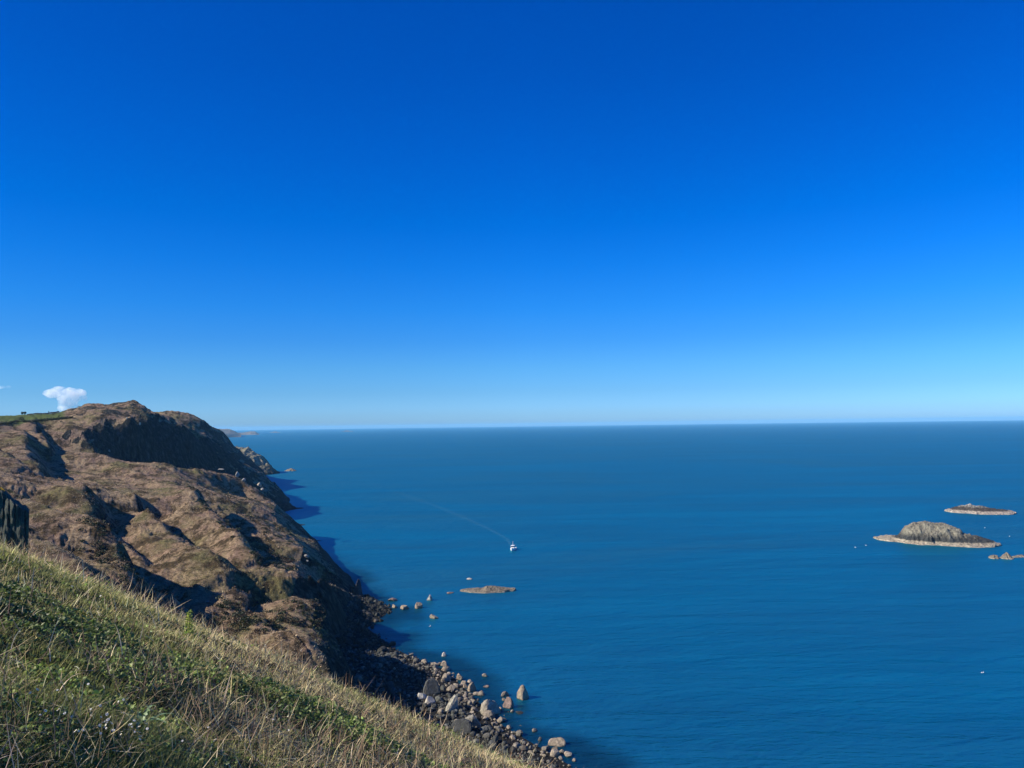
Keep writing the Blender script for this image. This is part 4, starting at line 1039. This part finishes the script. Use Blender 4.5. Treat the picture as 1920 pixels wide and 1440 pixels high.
# ------------------------------------------------------------------ boat, wake, gulls
def boat():
    c = on_sea(962, 1031); root = empty("fishing_boat", (c[0], c[1], 0.0), math.radians(-14 - 90)); tag(root, "small white fishing boat with a mast heading in towards the cliff", "boat")
    def M(n, col, r=0.35): k = NT(n); k.bsdf(col, r, 0.5); return k.m
    white, dark, glass, grey, orange = M("boat_white", (0.82, 0.82, 0.80)), M("boat_blue", (0.015, 0.02, 0.05)), M("boat_glass", (0.02, 0.03, 0.04), 0.1), M("boat_metal", (0.4, 0.4, 0.4)), M("boat_buff", (0.55, 0.33, 0.18))
    n = 14; secs = []
    for i in range(n):                                             # x from stern (-3.2) to bow (+3.4)
        t = i / (n - 1); x = -3.2 + 6.6 * t; b = 1.3 * (1 - max(0, (t - 0.45) / 0.55) ** 2.2); sheer = 0.85 + 0.55 * t ** 2
        secs.append([(x, -b, sheer), (x, -b * 0.93, 0.35), (x, -b * 0.6, -0.25), (x, 0, -0.45), (x, b * 0.6, -0.25), (x, b * 0.93, 0.35), (x, b, sheer)])
    def strip(name, i0, i1, mat, extra=0.0):
        V = np.array([p for s in secs for p in s[i0:i1 + 1]], float); w = i1 - i0 + 1
        if extra: V[:, 1] *= extra
        return mesh_np(name, V, grid_faces(n, w), mat, True, None, root)
    V = np.array([p for s in secs for p in s], float); mesh_np("hull", V, grid_faces(n, 7), white, True, None, root)
    V = np.array([p for s in secs for p in (s[2], s[3], s[4])], float) * np.array([1.01, 1.12, 0.9]) + np.array([0, 0, 0.28]); mesh_np("boot_stripe", V, grid_faces(n, 3), dark, True, None, root)
    V = np.array([(s[0][0], s[0][1] * (0.96), s[0][2] - 0.18) for s in secs] + [(s[6][0], s[6][1] * 0.96, s[6][2] - 0.18) for s in secs]).reshape(2, n, 3).transpose(1, 0, 2).reshape(-1, 3)
    mesh_np("deck", V, grid_faces(n, 2), grey, False, None, root)
    V = np.array([secs[0][k] for k in range(7)]); mesh_np("transom", V, np.array([(0, 1, 5, 6), (1, 2, 4, 5)]), white, False, None, root)
    def box(name, cx, cy, cz, lx, ly, lz, mat, taper=1.0, par=root):
        q = np.array([(x, y, z) for x in (-1, 1) for y in (-1, 1) for z in (-1, 1)], float) * 0.5
        q[:, :2] *= np.where(q[:, 2:3] > 0, taper, 1.0); q = q * np.array([lx, ly, lz]) + np.array([cx, cy, cz])
        return mesh_np(name, q, np.array([(0, 1, 3, 2), (4, 6, 7, 5), (0, 4, 5, 1), (2, 3, 7, 6), (0, 2, 6, 4), (1, 5, 7, 3)]), mat, False, None, par)
    cab = box("cabin", 0.7, 0, 1.55, 1.7, 1.7, 1.5, white, 0.88)
    box("windscreen", 1.52, 0, 1.9, 0.06, 1.35, 0.42, glass, par=cab); box("roof", 0.65, 0, 2.36, 2.1, 1.8, 0.09, white, par=cab)
    box("side_window", 0.7, 0.80, 1.9, 1.0, 0.05, 0.38, glass, par=cab); box("side_window", 0.7, -0.80, 1.9, 1.0, 0.05, 0.38, glass, par=cab)
    box("engine_box", -1.5, 0, 1.0, 1.0, 0.8, 0.6, orange)
    V, Fc = tube([(0.1, 0, 2.35), (0.1, 0, 4.6)], [0.08, 0.05]); mesh_np("mast", V, Fc, white, True, None, root)
    V, Fc = tube([(-3.0, -1.1, 0.9), (-2.8, -1.0, 2.2), (-2.8, 1.0, 2.2), (-3.0, 1.1, 0.9)], [0.05] * 4); mesh_np("stern_frame", V, Fc, grey, True, None, root)
    V, Fc = tube([(3.3, 0, 1.35), (3.2, 0, 1.95), (1.8, 0.85, 1.75), (1.7, 0.9, 1.2)], [0.03] * 4); mesh_np("rail", V, Fc, grey, True, None, root)
    V, Fc = tube([(3.2, 0, 1.95), (1.8, -0.85, 1.75), (1.7, -0.9, 1.2)], [0.03] * 3); mesh_np("rail", V, Fc, grey, True, None, root)
    return c
boat_at = boat()
def wake():
    path = [on_sea(px, py) for px, py in dense([(961, 1026), (950, 1010), (925, 996), (895, 982), (860, 966), (815, 948), (770, 932), (725, 915), (680, 900)], 3.0)]
    P = np.array(path)[:, :2]; T = np.gradient(P, axis=0); T /= np.linalg.norm(T, axis=1)[:, None]; N = np.stack([-T[:, 1], T[:, 0]], 1)
    n = len(P); s = np.linspace(0, 1, n); w = 0.9 + 4.2 * s ** 0.7
    cols = np.linspace(-1, 1, 9); V, A = [], []
    for i in range(n):
        for c in cols:
            V.append((P[i, 0] + N[i, 0] * w[i] * c, P[i, 1] + N[i, 1] * w[i] * c, 0.03)); A.append((1 - abs(c)) ** 0.8 * (1 - s[i]) ** 0.9)
    m = NT("wake_foam"); Pp = m.n('ShaderNodeNewGeometry').outputs['Position']
    nz = m.noise(Pp, 0.9, 5, 0.7); a = m.math('MULTIPLY', m.attr('fade').outputs['Fac'], m.ramp(nz, [(0.42, 0.0), (0.68, 0.32)]))
    b = m.n('ShaderNodeBsdfPrincipled', {'Base Color': (0.12, 0.36, 0.50, 1), 'Roughness': 0.6}); t = m.n('ShaderNodeBsdfTransparent')
    x = m.n('ShaderNodeMixShader', {0: a, 1: t.outputs[0], 2: b.outputs[0]}); m.t.links.new(x.outputs[0], m.out.inputs[0])
    o = mesh_np("wake", np.array(V), grid_faces(n, 9), m.m, True, {'fade': np.array(A)}); tag(o, "faint pale wake trailing behind the fishing boat", "wake", None, 'stuff')
wake()
def gulls():
    white = NT("gull_white"); white.bsdf((0.8, 0.8, 0.8), 0.6, 0.2); gm = NT("gull_grey"); gm.bsdf((0.35, 0.36, 0.38), 0.6, 0.2); bk = NT("gull_bill"); bk.bsdf((0.7, 0.4, 0.05), 0.5, 0.3)
    for i, (px, py, lab) in enumerate([(1842, 1262, "white seabird floating alone low in the right half of the sea"), (806, 1175, "white seabird on the water off the cliff's shadow tip"),
                                       (1604, 1027, "white seabird on the water left of the domed islet, outer of two"), (1624, 1023, "white seabird on the water left of the domed islet, inner of two"),
                                       (1847, 990, "white seabird on the water between the two islets"), (1893, 1006, "white seabird on the water right of the domed islet")]):
        c = on_sea(px, py); S = 2.0 if c[1] > 260 else 1.6
        root = empty("seabird", (c[0], c[1], 0.02), 0.9 * i); root.scale = (S * 0.8,) * 3; tag(root, lab, "bird")
        V = ICO[3][0].copy(); x = V[:, 0]
        body = np.stack([x * 0.26, V[:, 1] * 0.11 * (1 - 0.35 * np.clip(-x, 0, 1)), V[:, 2] * 0.10 + 0.05 + 0.05 * np.clip(-x, 0, 1) ** 2], 1)
        nk = (x > 0.55); body[nk] = body[nk] + np.stack([0.02 * np.ones(nk.sum()), 0 * x[nk], 0.16 * sstep(0.55, 0.9, x[nk])], 1)
        mesh_np("body", body, ICO[3][1], white.m, True, None, root)
        for sgn in (-1, 1):
            W = ICO[2][0] * np.array([0.21, 0.03, 0.06]) + np.array([-0.06, 0.095 * sgn, 0.09]); mesh_np("wing", W, ICO[2][1], gm.m, True, None, root)
        Bv, Bf = tube([(0.27, 0, 0.20), (0.34, 0, 0.185)], [0.014, 0.004]); mesh_np("bill", Bv, Bf, bk.m, True, None, root)
gulls()

# ------------------------------------------------------------------ clouds
def cloud(name, label, px, py, D, puffs, seed, dens):
    c = at(px, py, D); s = D / FPX; R = np.random.default_rng(seed)
    bm = bmesh.new()
    Vs, Fs = [], []; off = 0
    for (dx, dy, rx, ry) in puffs:
        V, Fc = ICO[4]; P = V * np.array([rx * s, rx * s * 0.9, ry * s]); P = P * (1 + 0.34 * n3(V * 1.6 + R.uniform(0, 9, 3), 1.0, seed)[:, None])
        P = P + np.array([dx * s, R.uniform(-0.3, 0.3) * rx * s, -dy * s]); Vs.append(P); Fs.append(Fc + off); off += len(V)
    o = mesh_np(name, np.concatenate(Vs), np.concatenate(Fs), None, True); o.location = tuple(c)
    rm = o.modifiers.new("merge", 'REMESH'); rm.mode = 'VOXEL'; rm.voxel_size = 3.2 * s
    m = NT(name + "_vapour"); P = m.n('ShaderNodeTexCoord').outputs['Object']
    nz = m.noise(P, 0.013 * 6.0 / s, 6, 0.68, 0.4)
    d = m.ramp(nz, [(0.42, 0.0), (0.62, 1.0)])
    v = m.n('ShaderNodeVolumePrincipled', {'Color': (1, 1, 1, 1), 'Density': m.math('MULTIPLY', d, dens), 'Anisotropy': 0.2})
    m.t.links.new(v.outputs[0], m.out.inputs['Volume']); o.data.materials.append(m.m)
    tag(o, label, "cloud"); return o
cloud("cloud", "small white puffy cloud above the left headland", 124, 745, 8600.0,
      [(-26, -8, 16, 9), (-10, -12, 15, 9), (6, -10, 17, 10), (22, -9, 14, 9), (4, 3, 20, 9), (2, 12, 16, 8), (30, 2, 10, 6), (-4, 21, 11, 7), (14, 17, 10, 6)], 3, 0.016)
cloud("cloud", "thin wisp of cloud at the left edge of the sky", 6, 727, 8600.0, [(-16, 0, 11, 5), (-4, -1, 8, 3.5), (10, -1, 7, 3)], 8, 0.006)

# ------------------------------------------------------------------ haze
def haze():
    R_ = 30000.0; top = 104.0
    V = np.array([(x, y, z) for x in (-R_, R_) for y in (-R_, R_) for z in (-32.0, top)], float)
    m = NT("sea_haze"); v = m.n('ShaderNodeVolumePrincipled', {'Color': (0.30, 0.68, 1.0, 1), 'Density': HAZE_D, 'Anisotropy': 0.0})
    m.t.links.new(v.outputs[0], m.out.inputs['Volume'])
    o = mesh_np("haze", V, np.array([(0, 1, 3, 2), (4, 6, 7, 5), (0, 4, 5, 1), (2, 3, 7, 6), (0, 2, 6, 4), (1, 5, 7, 3)]), m.m, False)
    tag(o, "thin sea haze that pales the far coast", None, None, 'stuff')
HAZE_D = 4.2e-5
haze()
